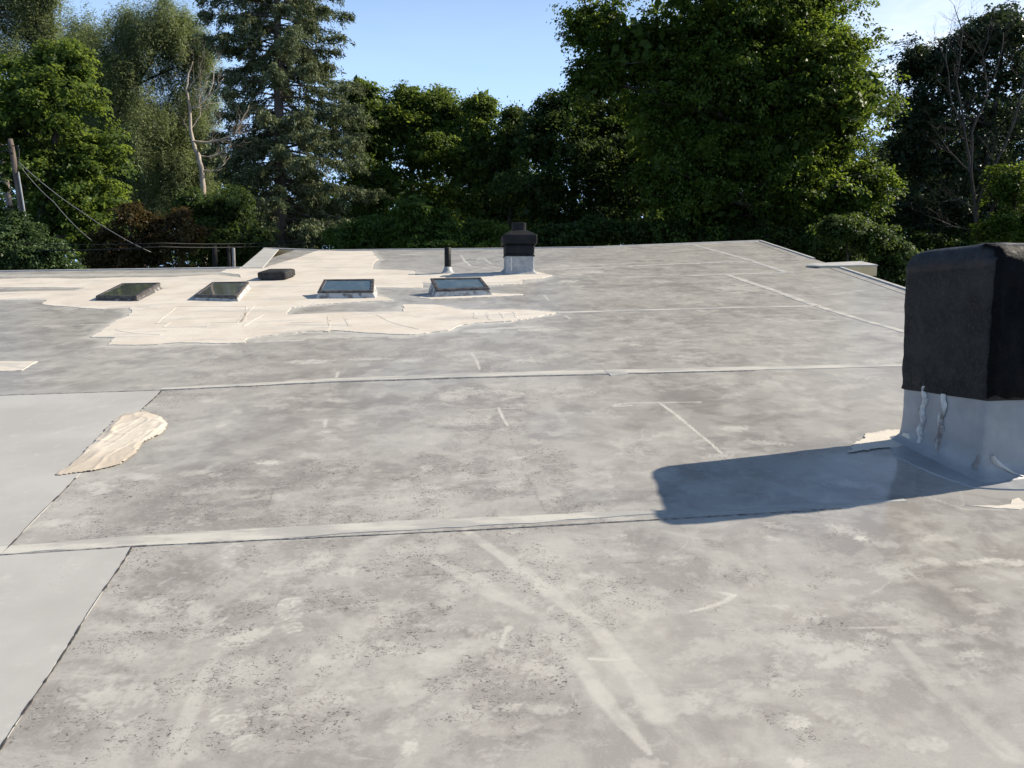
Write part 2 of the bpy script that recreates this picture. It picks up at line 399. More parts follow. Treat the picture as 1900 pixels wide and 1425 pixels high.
# --- broad tone: darker worn field in the left middle, speckled foreground, smoother right
big = fbm(Am * .55, Bm * .55, 3, 4); mid = fbm(Am * 1.9, Bm * 1.5, 11, 5); fine = fbm(Am * 6, Bm * 5, 19, 4)
DK += sst(.42, .70, big * .55 + mid * .45) * .75
LT += sst(.57, .68, mid) * .26 + sst(.60, .70, fine) * .22
SP += sst(.40, .66, fbm(Am * .8 + 4, Bm * .8, 29, 4)) * .8
SP *= np.interp(Bm, [0, 5, 8, 14], [1, .85, .45, .25]) * np.interp(Am, [-6, -2.5, 1.1, 2.2], [.2, 1, 1, .35])
DK *= np.interp(Am, [-8, -5, -2, 2, 4], [.35, .8, 1, .85, .3])
def pb(T, x, y, rx, ry, amt, soft=.6, rag=.35, seed=0, ang=0):
    """a stain given by its centre and radii in the photograph, laid on the roof plane"""
    c = ab(x, y); ra = abs(ab(x + rx, y)[0] - ab(x - rx, y)[0]) / 2; rb = abs(ab(x, y - ry)[1] - ab(x, y + ry)[1]) / 2
    blob(T, c[0], c[1], ra, rb, ang, amt, soft, rag, seed)
# dark worn areas
for k, (x, y, rx, ry, am) in enumerate([(430, 880, 230, 110, .75), (620, 760, 240, 50, .6), (760, 860, 130, 70, .55), (330, 940, 200, 60, .7), (880, 1150, 170, 60, .6),
        (330, 1080, 120, 60, .65), (600, 660, 330, 22, .6), (800, 700, 120, 40, .4), (1180, 740, 120, 45, .4), (1000, 600, 160, 22, .5), (1120, 520, 190, 18, .5),
        (1420, 1340, 260, 70, .45), (1000, 1330, 160, 60, .45), (560, 1180, 140, 80, .5), (1450, 1130, 220, 60, .42), (150, 1330, 140, 60, .4),
        (600, 490, 40, 5, .2), (780, 545, 70, 12, .5), (640, 573, 80, 8, .5), (1200, 600, 160, 20, .3), (1130, 560, 110, 12, .45)]):
    pb(DK, x, y, rx, ry, am, .75, .5, k)
for k, (x, y, rx, ry, am) in enumerate([(360, 1230, 190, 150, 1), (620, 900, 240, 70, .9), (360, 1050, 160, 50, .9), (900, 1050, 300, 60, .75), (500, 1330, 230, 90, .9),
        (1420, 1110, 230, 90, .7), (700, 1200, 200, 120, .7), (1580, 1150, 160, 70, .7), (420, 900, 160, 50, .5), (1050, 500, 120, 16, .9), (1500, 1300, 200, 100, .5)]):
    pb(SP, x, y, rx, ry, am, .8, .5, 40 + k)
# pale scuffs and patches seen one by one
for k, (x, y, rx, ry, am) in enumerate([(570, 671, 52, 5, .75), (385, 638, 20, 4, .5), (690, 666, 45, 3, .7), (760, 669, 30, 3, .7), (300, 690, 45, 6, .35), (905, 615, 45, 3, .8), (1000, 612, 50, 4, .6),
        (420, 783, 22, 5, .6), (412, 790, 12, 6, .7), (500, 858, 30, 6, .8), (370, 876, 22, 6, .55), (175, 903, 40, 11, .65), (260, 885, 30, 7, .55), (185, 912, 20, 8, .5), (100, 970, 40, 8, .5),
        (365, 800, 18, 6, .5), (520, 923, 18, 7, .5), (570, 760, 22, 4, .5), (640, 779, 14, 4, .55), (735, 757, 60, 8, .35), (560, 705, 26, 4, .5), (625, 870, 25, 5, .4), (790, 868, 14, 7, .6),
        (990, 820, 22, 7, .45), (1150, 842, 14, 5, .5), (1360, 795, 30, 7, .65), (1330, 700, 60, 7, .3), (1440, 720, 50, 8, .3), (1470, 800, 40, 10, .3), (1060, 690, 60, 5, .3),
        (1240, 600, 16, 3, .6), (1310, 630, 20, 4, .5), (1180, 640, 16, 3, .5), (1290, 560, 18, 3, .5), (1370, 535, 70, 9, .6), (1560, 560, 20, 3, .5), (1100, 505, 25, 2, .7), (1055, 522, 25, 3, .8),
        (75, 1150, 22, 10, .5), (200, 1120, 55, 20, .35), (170, 1260, 70, 24, .35), (240, 1210, 40, 20, .4), (470, 1110, 26, 10, .5), (375, 1120, 22, 9, .45), (640, 1060, 34, 13, .6), (600, 1225, 50, 18, .5),
        (840, 1090, 50, 12, .4), (780, 1160, 18, 6, .6), (700, 1150, 60, 18, .35), (985, 1235, 30, 16, .55), (1020, 1245, 34, 14, .45), (930, 1230, 40, 20, .35), (1015, 1315, 50, 14, .5), (760, 1385, 18, 17, .75), (740, 1350, 30, 20, .4),
        (1030, 1165, 34, 18, .45), (1195, 1140, 40, 14, .45), (1220, 1100, 30, 14, .4), (1260, 1310, 46, 18, .5), (1250, 1035, 40, 10, .3), (1435, 1000, 18, 8, .8), (1595, 998, 18, 7, .95), (1640, 1010, 40, 8, .4),
        (1500, 1145, 44, 12, .5), (1450, 1125, 18, 8, .5), (1560, 1080, 50, 9, .35), (1740, 1000, 40, 8, .5), (1735, 995, 22, 7, .5), (1725, 1040, 30, 7, .55), (1800, 1045, 26, 6, .8), (1840, 1040, 40, 6, .85), (1880, 1045, 40, 8, .75),
        (1790, 1095, 26, 5, .7), (1740, 1190, 50, 8, .4), (1680, 1170, 40, 10, .45), (1620, 1180, 26, 9, .5), (1720, 1195, 26, 8, .5), (1480, 1340, 34, 18, .65), (1710, 1380, 50, 18, .45), (1480, 1415, 24, 16, .75), (1640, 1240, 50, 16, .35),
        (1390, 1290, 40, 14, .35), (1330, 1210, 24, 12, .5), (1260, 1220, 18, 7, .4), (1330, 1415, 60, 14, .4), (1200, 1420, 40, 16, .4), (1270, 1300, 20, 8, .5), (330, 1400, 60, 20, .3), (1400, 1180, 60, 14, .35), (1570, 1110, 36, 10, .35),
        (560, 800, 16, 5, .5), (460, 905, 60, 5, .4), (440, 960, 40, 6, .35), (700, 930, 40, 12, .35), (950, 900, 40, 14, .35), (860, 820, 40, 8, .3), (1080, 880, 40, 12, .25), (1290, 820, 40, 8, .35)]):
    pb(LT, x, y, rx, ry, am, .55, .55, 70 + k)
# many small footfall scuffs
for k in range(420):
    b = 2.0 + 11.5 * rng.random() ** 1.2; a = rng.uniform(-.62, .60) * (b + .6); sz = rng.uniform(.03, .12) * (1.2 if b > 5 else .8)
    blob(LT, a, b, sz * rng.uniform(1, 2.2), sz * rng.uniform(.5, .9), rng.uniform(-.7, .7), rng.uniform(.15, .55), .45, .7, 200 + k)
for k in range(150):
    b = 2.0 + 9 * rng.random() ** 1.2; a = rng.uniform(-.6, .35) * (b + .5); sz = rng.uniform(.05, .2)
    blob(DK, a, b, sz * rng.uniform(1, 2.5), sz * .7, rng.uniform(-.5, .5), rng.uniform(.3, .65), .7, .7, 700 + k)
# hair-thin curved scratches
for k in range(60):
    b = 1.9 + 5.5 * rng.random(); a = rng.uniform(-.6, .62) * (b + .4); an = rng.uniform(0, 6.28); L = rng.uniform(.06, .35); cv = rng.uniform(-1.2, 1.2)
    pts = []
    for q in range(5):
        pts.append((a, b)); a += math.cos(an) * L / 4; b += math.sin(an) * L / 4; an += cv / 4
    stroke(LT, pts, rng.uniform(.006, .014), rng.uniform(.2, .55), .6, .6, 900 + k, px=False, fr=20)
# roller streaks running down the slope
stroke(LT, [(865, 985), (915, 1022), (975, 1062), (1030, 1105), (1100, 1160), (1150, 1220), (1195, 1275), (1225, 1325)], [.05, .075, .08, .09, .09, .095, .10, .13], .56, .5, .55, 1, fr=9)
stroke(LT, [(805, 1042), (860, 1065), (915, 1100), (985, 1135)], [.05, .11, .10, .05], .46, .6, .6, 2)
stroke(LT, [(1005, 1150), (1040, 1190), (1075, 1230), (1105, 1262)], [.05, .10, .10, .05], .40, .6, .6, 3)
stroke(LT, [(1085, 1250), (1120, 1295), (1160, 1345), (1205, 1397)], [.05, .085, .06, .02], .58, .5, .6, 4)
stroke(LT, [(400, 1215), (370, 1270), (345, 1340), (310, 1425)], [.05, .06, .07, .07], .42, .5, .5, 5)
stroke(LT, [(1665, 1190), (1760, 1300), (1880, 1400)], [.05, .08, .09], .35, .6, .5, 6)
stroke(DK, [(1640, 1225), (1700, 1265), (1785, 1330), (1870, 1400)], .022, .8, .5, .5, 7)
stroke(LT, [(1280, 1135), (1310, 1128), (1345, 1116), (1362, 1105), (1340, 1100)], [.014, .022, .026, .026, .02], .85, .4, .4, 8)
stroke(LT, [(1095, 1222), (1140, 1225), (1165, 1220)], [.02, .03, .02], .75, .5, .5, 9)
stroke(LT, [(930, 1200), (935, 1180), (945, 1165)], [.035, .02, .05], .65, .5, .5, 10)
# hairline seams in the field
for pts, w, am in [([(685, 1074), (800, 1066), (975, 1055), (1300, 1037), (1540, 1022)], .020, 1), ([(925, 757), (955, 830), (985, 900), (1012, 948)], .020, 1),
                   ([(633, 640), (622, 704)], .018, .6), ([(612, 715), (600, 800), (575, 890)], .014, .5), ([(975, 1060), (988, 1085)], .014, .8), ([(1060, 1055), (1080, 1085), (1110, 1130)], .014, .55),
                   ([(1040, 1220), (1055, 1290), (1075, 1330)], .012, .45), ([(545, 1020), (540, 1070)], .012, .4)]:
    stroke(SP, pts, w * 4, .6, .6, .6, 21, fr=14); stroke(DK, pts, w, am, .5, .6, 22, fr=24, dash=14)
# white sealant lines painted on the field
for k, (pts, w, am) in enumerate([([(925, 757), (933, 775), (942, 790)], .02, .95), ([(875, 655), (884, 668), (890, 685)], .03, .8), ([(1222, 746), (1255, 770), (1285, 795), (1318, 822), (1340, 842)], .026, 1), ([(1135, 752), (1165, 748), (1235, 747), (1300, 746)], .024, 1),
        ([(1140, 754), (1170, 752)], .05, .8), ([(860, 762), (925, 758), (960, 757)], .018, .6), ([(600, 771), (700, 768)], .02, .45), ([(628, 690), (624, 700)], .03, .8), ([(604, 780), (603, 792)], .03, .8), ([(1010, 548), (1018, 558)], .04, .6), ([(1048, 585), (1058, 592)], .05, .6),
        ([(855, 473), (862, 484), (874, 494)], .06, 1), ([(861, 480), (884, 480)], .07, .9), ([(860, 486), (910, 486)], .05, 1), ([(896, 478), (912, 490)], .05, .8), ([(862, 494), (880, 494)], .08, .8), ([(905, 493), (930, 497)], .08, .7), ([(885, 483), (892, 478)], .05, .7),
        ([(1588, 614), (1660, 615)], .03, .9), ([(620, 470), (660, 470)], .08, .0), ([(746, 472), (777, 473)], .16, 1), ([(590, 466), (640, 467)], .1, .6), ([(1050, 494), (1200, 487), (1300, 485)], .06, .7), ([(1040, 508), (1120, 503)], .1, .5), ([(1180, 480), (1300, 485)], .12, .5),
        ([(1300, 1000), (1230, 985)], .03, .3), ([(1700, 915), (1790, 945), (1860, 945)], .02, .4), ([(980, 523), (1010, 522)], .12, .7), ([(1430, 545), (1480, 548)], .15, .4), ([(0, 605), (100, 604), (205, 601)], .05, .65), ([(460, 631), (560, 626), (680, 622), (760, 624)], .24, .7), ([(480, 634), (560, 631)], .10, .8), ([(865, 614), (930, 609), (1000, 606)], .14, .7), ([(-90, 512), (60, 511), (200, 510), (320, 509), (440, 505)], .45, .75)]):
    if am: stroke(LT, pts, w, am, .35, .5, 300 + k, fr=14)
for k, (x, y, an, L, am, fl) in enumerate([(428, 1030, 1.75, .27, .95, 1), (540, 1140, 1.9, .29, .95, -1), (435, 1345, 2.2, .29, .85, 1), (225, 1330, 1.2, .28, .6, -1), (400, 870, 1.9, .28, .8, 1), (740, 905, 1.4, .27, .55, 1), (335, 860, .9, .28, .45, -1),
        (990, 1120, 2.6, .28, .6, 1), (800, 1315, .7, .28, .7, -1), (1330, 1240, 2.2, .28, .6, 1), (1025, 1165, 2.4, .28, .55, -1), (840, 1160, 2.8, .28, .5, 1), (1240, 1060, .8, .27, .45, 1), (345, 1090, 2.9, .28, .5, -1), (1300, 1150, 1.9, .28, .5, 1), (600, 1085, .3, .28, .45, 1),
        (520, 925, 1.7, .28, .6, -1), (1460, 1240, 1.1, .28, .5, -1), (680, 1010, .5, .28, .35, 1), (1560, 1330, 2.0, .28, .45, 1), (130, 1160, 1.5, .28, .25, 1), (905, 1390, 1.7, .28, .45, -1), (1640, 1140, 2.2, .28, .5, 1)]):
    p = ab(x, y); boot(p[0], p[1], an, L, am, 500 + k, fl)

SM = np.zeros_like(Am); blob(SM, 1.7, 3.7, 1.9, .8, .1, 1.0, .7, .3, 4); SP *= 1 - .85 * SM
for k in range(46):                                             # grit and bits of leaf
    b = 2.0 + 7 * rng.random() ** 1.3; a = rng.uniform(-.6, .62) * (b + .4)
    blob(DK, a, b, rng.uniform(.008, .02), rng.uniform(.006, .012), rng.uniform(0, 3), 1.0, .3, .3, 1200 + k)
FEATHER = [(395, 510), (447, 516), (0, 519), (147, 518), (237, 515)], [(690, 500), (703, 481), (692, 466)], [(768, 505), (800, 511), (830, 507), (880, 510), (933, 504)], [(1025, 511), (1000, 519), (966, 527), (905, 530), (783, 526)], [(783, 535), (694, 534), (700, 550), (725, 558), (623, 563), (541, 571), (531, 585), (668, 580), (749, 578), (748, 566), (825, 568), (858, 575), (975, 575), (1037, 580), (949, 596), (858, 602), (831, 614), (760, 622), (681, 618), (570, 615), (458, 628), (400, 638), (263, 641), (199, 641), (213, 627), (168, 626), (197, 608), (237, 587), (242, 572), (132, 570), (89, 557), (0, 557)], [(593, 465), (560, 480), (520, 490), (490, 499)], [(0, 543), (140, 540), (158, 534), (0, 534)]
for k, pts in enumerate(FEATHER): stroke(LT, pts, .34, .75, .8, .95, 1400 + k, fr=4)
nA, nBt = Am.shape
V = np.stack([Am.ravel(), Bm.ravel(), np.zeros(Am.size)], 1)
idx = np.arange(Am.size).reshape(nA, nBt)
Q = np.stack([idx[:-1, :-1], idx[1:, :-1], idx[1:, 1:], idx[:-1, 1:]], -1).reshape(-1, 4)
icol = int(np.searchsorted(acols, A0))                      # leave the step of the outline out
keep = np.ones((nA - 1, nBt - 1), bool); keep[icol - 1] = (Bm[icol - 1, 1:] < LE1[1]) & (np.abs(Bm[icol - 1, 1:] - Bm[icol, 1:]) < .5)
me = mesh_np('roof', V, Q)
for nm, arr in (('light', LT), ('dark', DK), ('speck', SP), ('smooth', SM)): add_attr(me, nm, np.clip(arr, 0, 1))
ROOF = bpy.data.objects.new('roof', me); COL.objects.link(ROOF); me.materials.append(M['membrane'])
ROOF.parent = BLD; ROOF.matrix_parent_inverse = Matrix.Translation(-BLD.location); ROOF.matrix_basis = ROOF_M
tag(ROOF, 'stained grey roof membrane with pale scuffs and boot prints')

# --- things laid on the roof: local coordinates (across, up the slope, off the roof)
def densify(P, step, jit, seed, closed=True):
    out = []; n = len(P)
    for i in range(n if closed else n - 1):
        p, q = np.array(P[i]), np.array(P[(i + 1) % n]); L = np.linalg.norm(q - p); k = max(1, int(L / step))
        d = (q - p) / (L + 1e-9); nn = np.array([-d[1], d[0]])
        for j in range(k):
            t = j / k; c = p + (q - p) * t
            o = jit * 2 * (fbm(np.array(c[0] * 7.0), np.array(c[1] * 7.0), seed, 4) - .5) * 2
            if jit and j: o += rng.normal(0, jit * .25)
            out.append(c + nn * o)
    return out
def slab(name, P, th, mat, label=None, jit=0., step=.05, seed=0, z0=.0005, parent=None, bev=.6):
    """flat patch of thickness th with a slightly sloped edge"""
    P = densify(P, step, jit, seed) if jit else [np.array(p, float) for p in P]
    bm = bmesh.new(); vs = [bm.verts.new((p[0], p[1], z0 + th)) for p in P]
    f = bm.faces.new(vs)
    if f.normal.z < 0 or (f.normal_update() or f.normal.z < 0): f.normal_flip()
    bmesh.ops.triangulate(bm, faces=[f], ngon_method='EAR_CLIP')
    n = len(vs); sgn = 1 if sum(P[i][0] * P[(i + 1) % n][1] - P[(i + 1) % n][0] * P[i][1] for i in range(n)) > 0 else -1
    lo = []
    for i in range(n):
        d = P[(i + 1) % n] - P[i - 1]; L = np.linalg.norm(d) + 1e-9; nn = np.array([d[1], -d[0]]) / L * sgn
        lo.append(bm.verts.new((P[i][0] + nn[0] * th * bev, P[i][1] + nn[1] * th * bev, z0 - .001)))
    for i in range(n):
        try: bm.faces.new((vs[i], lo[i], lo[(i + 1) % n], vs[(i + 1) % n]))
        except ValueError: pass
    bmesh.ops.recalc_face_normals(bm, faces=bm.faces)
    me = bpy.data.meshes.new(name); bm.to_mesh(me); bm.free()
    o = link(name, me, mat, parent or ROOF, False)
    if label: o['label'] = label
    return o
def band(name, pts, w, th, mat, label=None, jit=.008, seed=0, px=True, z0=.0005, side=0.0, step=.08):
    P = [np.array(ab(*p)) if px else np.array(p) for p in pts]
    W = w if isinstance(w, (list, tuple)) else [w] * len(P)
    L, R = [], []
    for i, p in enumerate(P):
        d = P[min(i + 1, len(P) - 1)] - P[max(i - 1, 0)]; d /= np.linalg.norm(d); nn = np.array([-d[1], d[0]])
        L.append(p + nn * W[i] * (.5 + side)); R.append(p - nn * W[i] * (.5 - side))
    return slab(name, L + R[::-1], th, mat, label, jit, step, seed, z0)
def pxp(*pts): return [ab(*p) for p in pts]

# lighter sheets lapped over the left side
slab('membrane_sheet', pxp((-260, 741), (0, 733), (300, 724), (5, 1026), (-420, 1046)), .0015, M['sheet'], 'smooth pale membrane sheet beside the tan coated blob', .0)
slab('membrane_sheet', pxp((-330, 1044), (0, 1031), (245, 1015), (100, 1236), (-14, 1412), (-260, 1800), (-900, 1500)), .0015, M['sheet'], 'smooth pale membrane sheet at the lower left corner')
# near and far seams across the roof
band('seam_strip', [(-250, 1040), (0, 1022), (250, 1004), (480, 992), (700, 978), (950, 966), (1150, 954), (1240, 950)], [.05, .08, .115, .115, .105, .09, .05, .03], .003, M['strip'], 'wide cream seam strip nearest the camera', .008, 1)
band('seam_strip', [(1240, 952), (1400, 944), (1560, 936), (1680, 928)], [.03, .05, .05, .03], .002, M['strip_soft'], 'faded seam strip inside the shadow of the tarred chimney', .008, 2)
band('seam_edge', [(-250, 1049), (0, 1031), (245, 1014.5), (480, 1003), (860, 985.5), (1250, 963), (1420, 953), (1560, 944)], .006, .0035, M['seamline'], 'dark painted shadow line of the lapped edge along the nearest seam', .003, 3, step=.04)  # shadow of the lapped sheet edge, laid on as a dark strip
band('seam_strip', [(300, 722), (420, 716), (620, 705.5), (880, 696), (1120, 690), (1400, 684), (1684, 677)], [.05, .07, .10, .13, .14, .12, .10], .003, M['strip'], 'cream seam strip running to the tarred chimney', .009, 4)
band('seam_edge', [(-250, 742), (0, 734), (300, 724.5), (620, 709.5), (880, 701), (1120, 695), (1400, 688)], .012, .0035, M['seamline'], 'dark painted shadow line of the lapped edge above the pale sheet', .004, 5, step=.05)
band('seam_strip', [(1035, 580), (1200, 575.5), (1360, 571), (1519, 568)], [.10, .09, .08, .07], .003, M['strip'], 'thin cream seam strip beyond the coated tongue', .012, 6)
band('seam_strip', [(1000, 501), (1100, 497), (1250, 490), (1394, 484.5)], [.16, .14, .12, .10], .003, M['strip_soft'], 'far pale seam strip ending at the slanted band', .02, 7)
band('seam_strip', [(1120, 516), (1260, 512), (1360, 509), (1474, 505)], [.07, .09, .10, .12], .003, M['strip'], 'pale seam strip crossing the slanted band', .012, 8)
band('seam_strip', [(1283, 454), (1330, 466), (1394, 484), (1457, 505)], [.10, .11, .12, .12], .003, M['strip_soft'], 'slanted cream band on the far right of the roof', .015, 9)
band('seam_strip', [(1346, 509), (1430, 537), (1519, 569), (1600, 594), (1684, 617)], [.11, .11, .10, .085, .08], .003, M['strip'], 'slanted cream band passing behind the tarred chimney', .012, 10)
slab('seam_patch', pxp((1121, 687), (1160, 687), (1166, 695), (1133, 698)), .005, M['strip_soft'], 'small square patch on the middle seam', .004, .04, 11)
# open dashes of the lapped sheets on the left
def dashes(name, p, q, n, w, label):
    a, b = np.array(ab(*p)), np.array(ab(*q)); d = b - a; L = np.linalg.norm(d); d /= L; nn = np.array([-d[1], d[0]])
    V, Fc = [], []; m = int(L / .010)
    for i in range(m + 1):
        t = L * i / m; k = float(vn(np.array(t * 26.), np.array(w * 900), 4)); k2 = float(fbm(np.array(t * 40.), np.array(w * 500), 7, 3))
        ww = w * (.04 + 1.1 * float(sst(.46, .54, k)) * (.4 + k2)); off = .004 * math.sin(t * 9) + .004 * (k2 - .5)
        for sg, h in ((-1, .0005), (-.9, .0045), (.9, .0045), (1, .0005)): V.append((*(a + d * t + nn * (off + ww * .5 * sg)), h))
    for i in range(m):
        for k in range(3): Fc.append((4 * i + k, 4 * i + k + 1, 4 * i + k + 5, 4 * i + k + 4))
    o = link(name, mesh_py(name, V, Fc), M['seamgap'], ROOF, False); o['label'] = label
dashes('seam_edge', (301, 724), (225, 800), 0, .009, 'dark ragged lap edge above the tan blob')
dashes('seam_edge', (140, 888), (4, 1027), 0, .008, 'dark ragged lap edge below the tan blob')
dashes('seam_edge', (246, 1014), (-12, 1412), 0, .007, 'dark ragged lap edge at the lower left')

# cream coating
P1 = pxp((-120, 519), (0, 518), (79, 516), (147, 518), (237, 515), (316, 515), (395, 510), (447, 516), (446, 510), (408, 506), (421, 500), (447, 498.5),
    (487, 498.5), (520, 488), (555, 478), (575, 470), (593, 464.5), (640, 466.5), (688, 466), (694, 474), (703, 481), (692, 488), (690, 500), (730, 501), (768, 503), (770, 511), (800, 511), (830, 507.5), (880, 510), (933, 503), (992, 504), (1025, 511), (1005, 517), (968, 520), (966, 527), (905, 530),
    (783, 525), (783, 535), (694, 534), (700, 550), (720, 553), (727, 558), (660, 561), (623, 563.5), (575, 567), (541, 571), (531, 585), (600, 581.5), (668, 580), (749, 578.5), (748, 565.5), (805, 565.5), (825, 568.5), (858, 575.5), (975, 575.5),
    (1037, 580.5), (1000, 588), (949, 596), (900, 598.5), (858, 602.5), (831, 614), (760, 622), (681, 618), (620, 613.5), (570, 615.5), (531, 619), (458, 628), (455, 636.5), (400, 638), (342, 636), (263, 641), (199, 641), (213, 627), (168, 626.5), (197, 608), (210, 598), (237, 587), (245, 580), (242, 572), (184, 574), (132, 570), (76, 565.5), (89, 557), (0, 557), (-140, 558),
    (-140, 543), (0, 543), (70, 541), (140, 540), (158, 534.5), (80, 534), (0, 534), (-140, 535))
slab('coating_patch', P1, .006, M['cream'], 'large ragged cream coating around the skylights', .016, .030, 31, bev=.15)
for k, pts in enumerate([[(326, 571), (304, 588), (290, 601), (313, 600), (303, 608), (384, 607), (390, 600), (452, 599), (458, 570), (326, 569)], [(470, 569), (440, 600)], [(485, 585), (452, 606)], [(610, 588), (612, 606), (606, 616)], [(540, 600), (600, 598), (690, 590)],
        [(880, 580), (884, 592)], [(905, 581), (909, 594)], [(930, 581), (934, 592)], [(955, 580), (958, 590)], [(700, 585), (730, 600), (780, 612)], [(640, 590), (650, 606)], [(560, 478), (600, 482), (650, 478)], [(300, 622), (250, 619), (215, 613)]]):
    band('coating_ridge', pts, [.035 + .02 * math.sin(3 * i + k) for i in range(len(pts))], .003, M['cream'], None, .010, 60 + k, z0=.0060)
slab('coating_patch', pxp((775, 552.5), (799, 556), (850, 554), (897, 552), (968, 548.5), (970, 546.5), (940, 545.5), (910, 544), (805, 546)), .005, M['cream'], 'thin cream apron below the rightmost skylight', .015, .05, 32)
slab('coating_patch', pxp((0, 671), (66, 671.5), (40, 688), (-60, 690), (-60, 674)), .004, M['cream'], 'small cream patch at the left edge', .015, .05, 33)
slab('coating_patch', pxp((1574, 841), (1590, 822), (1604, 806), (1645, 798), (1690, 800), (1690, 826), (1665, 829), (1640, 832), (1615, 836), (1590, 840)), .0008, M['cream'], 'ragged cream patch beside the tarred chimney base', .018, .015, 34, .0066)
slab('coating_patch', pxp((1790, 938), (1850, 944), (1893, 946), (1905, 935), (1890, 924), (1878, 928), (1876, 936), (1850, 939)), .002, M['cream'], 'cream drip in front of the tarred chimney', .006, .03, 35)

# far left turned-up edge flap of the upper roof
slab('edge_flap', pxp((490, 461), (447, 497.8), (487, 498), (517, 463.5)), .012, M['sheet'], 'pale turned edge flap at the far left corner')

# thick tan blob smeared on the lap seam
def thick_blob():
    O = pxp((95, 885), (125, 868), (150, 846), (182, 812), (213, 778), (232, 768), (270, 765), (300, 774), (313, 788), (306, 803), (285, 815), (268, 822), (248, 846), (222, 864), (180, 874), (140, 880))
    O = np.array(densify(O, .02, .006, 77)); ax = O[0] - np.array(ab(280, 768)); ax /= np.linalg.norm(ax)
    a0, b0 = O.min(0); a1, b1 = O.max(0); st = .009
    xs, ys = np.arange(a0, a1, st), np.arange(b0, b1, st); X, Y = np.meshgrid(xs, ys)
    ins = np.zeros(X.shape, bool); n = len(O)
    for i in range(n):
        x1, y1 = O[i]; x2, y2 = O[(i + 1) % n]
        c = ((y1 > Y) != (y2 > Y)) & (X < (x2 - x1) * (Y - y1) / (y2 - y1 + 1e-12) + x1); ins ^= c
    D = np.full(X.shape, 9.)
    for p in O: D = np.minimum(D, np.hypot(X - p[0], Y - p[1]))
    u, v = X * ax[0] + Y * ax[1], -X * ax[1] + Y * ax[0]
    wob = fbm(u * 4, v * 4, 5, 3) * .12
    ridg = 1 - np.abs(2 * vn((u + wob) * 3.0, (v + wob * .5) * 17, 6) - 1); ridg2 = 1 - np.abs(2 * vn((u - wob) * 5.0 + 3, (v + wob) * 40 + 9, 8) - 1)
    h = .007 * sst(0, .05, D) + .0055 * ridg ** 12 * sst(0, .03, D) + .0016 * ridg2 ** 3 + .003 * sst(.4, .8, fbm(X * 4, Y * 4, 9, 3))
    # swirled ridge at the top of the smear
    tp = np.array(ab(255, 795)); rr = np.hypot(X - tp[0], (Y - tp[1])); h += .005 * np.exp(-((rr - .16) / .018) ** 2) + .005 * np.exp(-((rr - .30) / .014) ** 2)
    h += .004 * np.exp(-((D - .015) / .010) ** 2) * sst(.35, .6, fbm(X * 9, Y * 9, 2, 3))
    h = np.where(ins, h + .004, 0)
    id_ = -np.ones(X.shape, int); id_[ins] = np.arange(ins.sum())
    V = np.stack([X[ins], Y[ins], h[ins]], 1)
    q = np.stack([id_[:-1, :-1], id_[:-1, 1:], id_[1:, 1:], id_[1:, :-1]], -1).reshape(-1, 4); q = q[(q >= 0).all(1)]
    o = link('coating_blob', mesh_np('coating_blob', V, q, True), M['tan'], ROOF, False)
    o['label'] = 'thick brushed tan coating blob on the left lap seam'
thick_blob()

# --- edges, fascia and walls of the building
def roof_pt(a, b, h=0.): return RO + RR * a + RA * b + RN * h
OUT = [(-14, LE0[1] - .05)] + [LE0, LE1] + FAR[:] + [(a_right(14.0), 14.0), (a_right(10.6), 10.6), (a_right(4.), 4.), (a_right(-4.), -4.), (-14, -4.)]
OUT = [OUT[0], LE0, (LE1[0], LE1[1])] + [FAR[0]] + FAR[1:] + OUT[3 + len(FAR):]
def skirt(name, h0, h1, inset, mat, label, closed=True):
    V, Fc = [], []; P = [roof_pt(*p) for p in OUT]; n = len(P); c = np.mean(P, 0)
    for p in P:
        d = c - p; d[2] = 0; d /= np.linalg.norm(d); q = p + d * inset
        V.append(q + np.array([0, 0, h0])); V.append(np.array([q[0], q[1], h1 if h1 == 0 else q[2] + h1]))
    for i in range(n): j = (i + 1) % n; Fc.append((2 * i, 2 * j, 2 * j + 1, 2 * i + 1))
    o = link(name, mesh_py(name, V, Fc), mat, BLD); o['label'] = label; return o
skirt('fascia', -.004, -.26, .0, M['beige'], 'beige fascia board under the roof edge')
skirt('wall', -.24, 0, .35, M['wall'], 'tan building wall below the roof edge')
def edge_metal(name, P, w, th, label):
    band(name, P, w, th, M['metal'], label, .0, 0, px=False, z0=.001)
edge_metal('edge_trim', [FAR[0], FAR[1], FAR[2], FAR[3], FAR[4]], .07, .02, 'pale metal trim along the far roof edge')
edge_metal('edge_trim', [(-14, LE0[1] - .05), LE0, (LE1[0], LE1[1])], .08, .02, 'pale metal trim along the left eave')
edge_metal('edge_trim', [FAR[4], (a_right(17.0), 17.0), (a_right(15.0), 15.0)], .06, .018, 'grey metal trim at the far right edge')
edge_metal('edge_trim', [(a_right(13.6), 13.6), (a_right(10.), 10.), (a_right(4.), 4.), (a_right(-4.), -4.)], .06, .018, 'grey metal trim along the right edge')
band('seam_edge', [(a_right(19.0) - .22, 19.0), (a_right(15.4) - .22, 15.4)], .02, .003, M['seamline'], 'thin dark line beside the far right trim', .004, 3, px=False)
band('seam_edge', [(a_right(13.4) - .2, 13.4), (a_right(9.) - .2, 9.)], .02, .003, M['seamline'], 'thin dark line beside the right trim', .004, 3, px=False)
FAR0 = FAR[0]
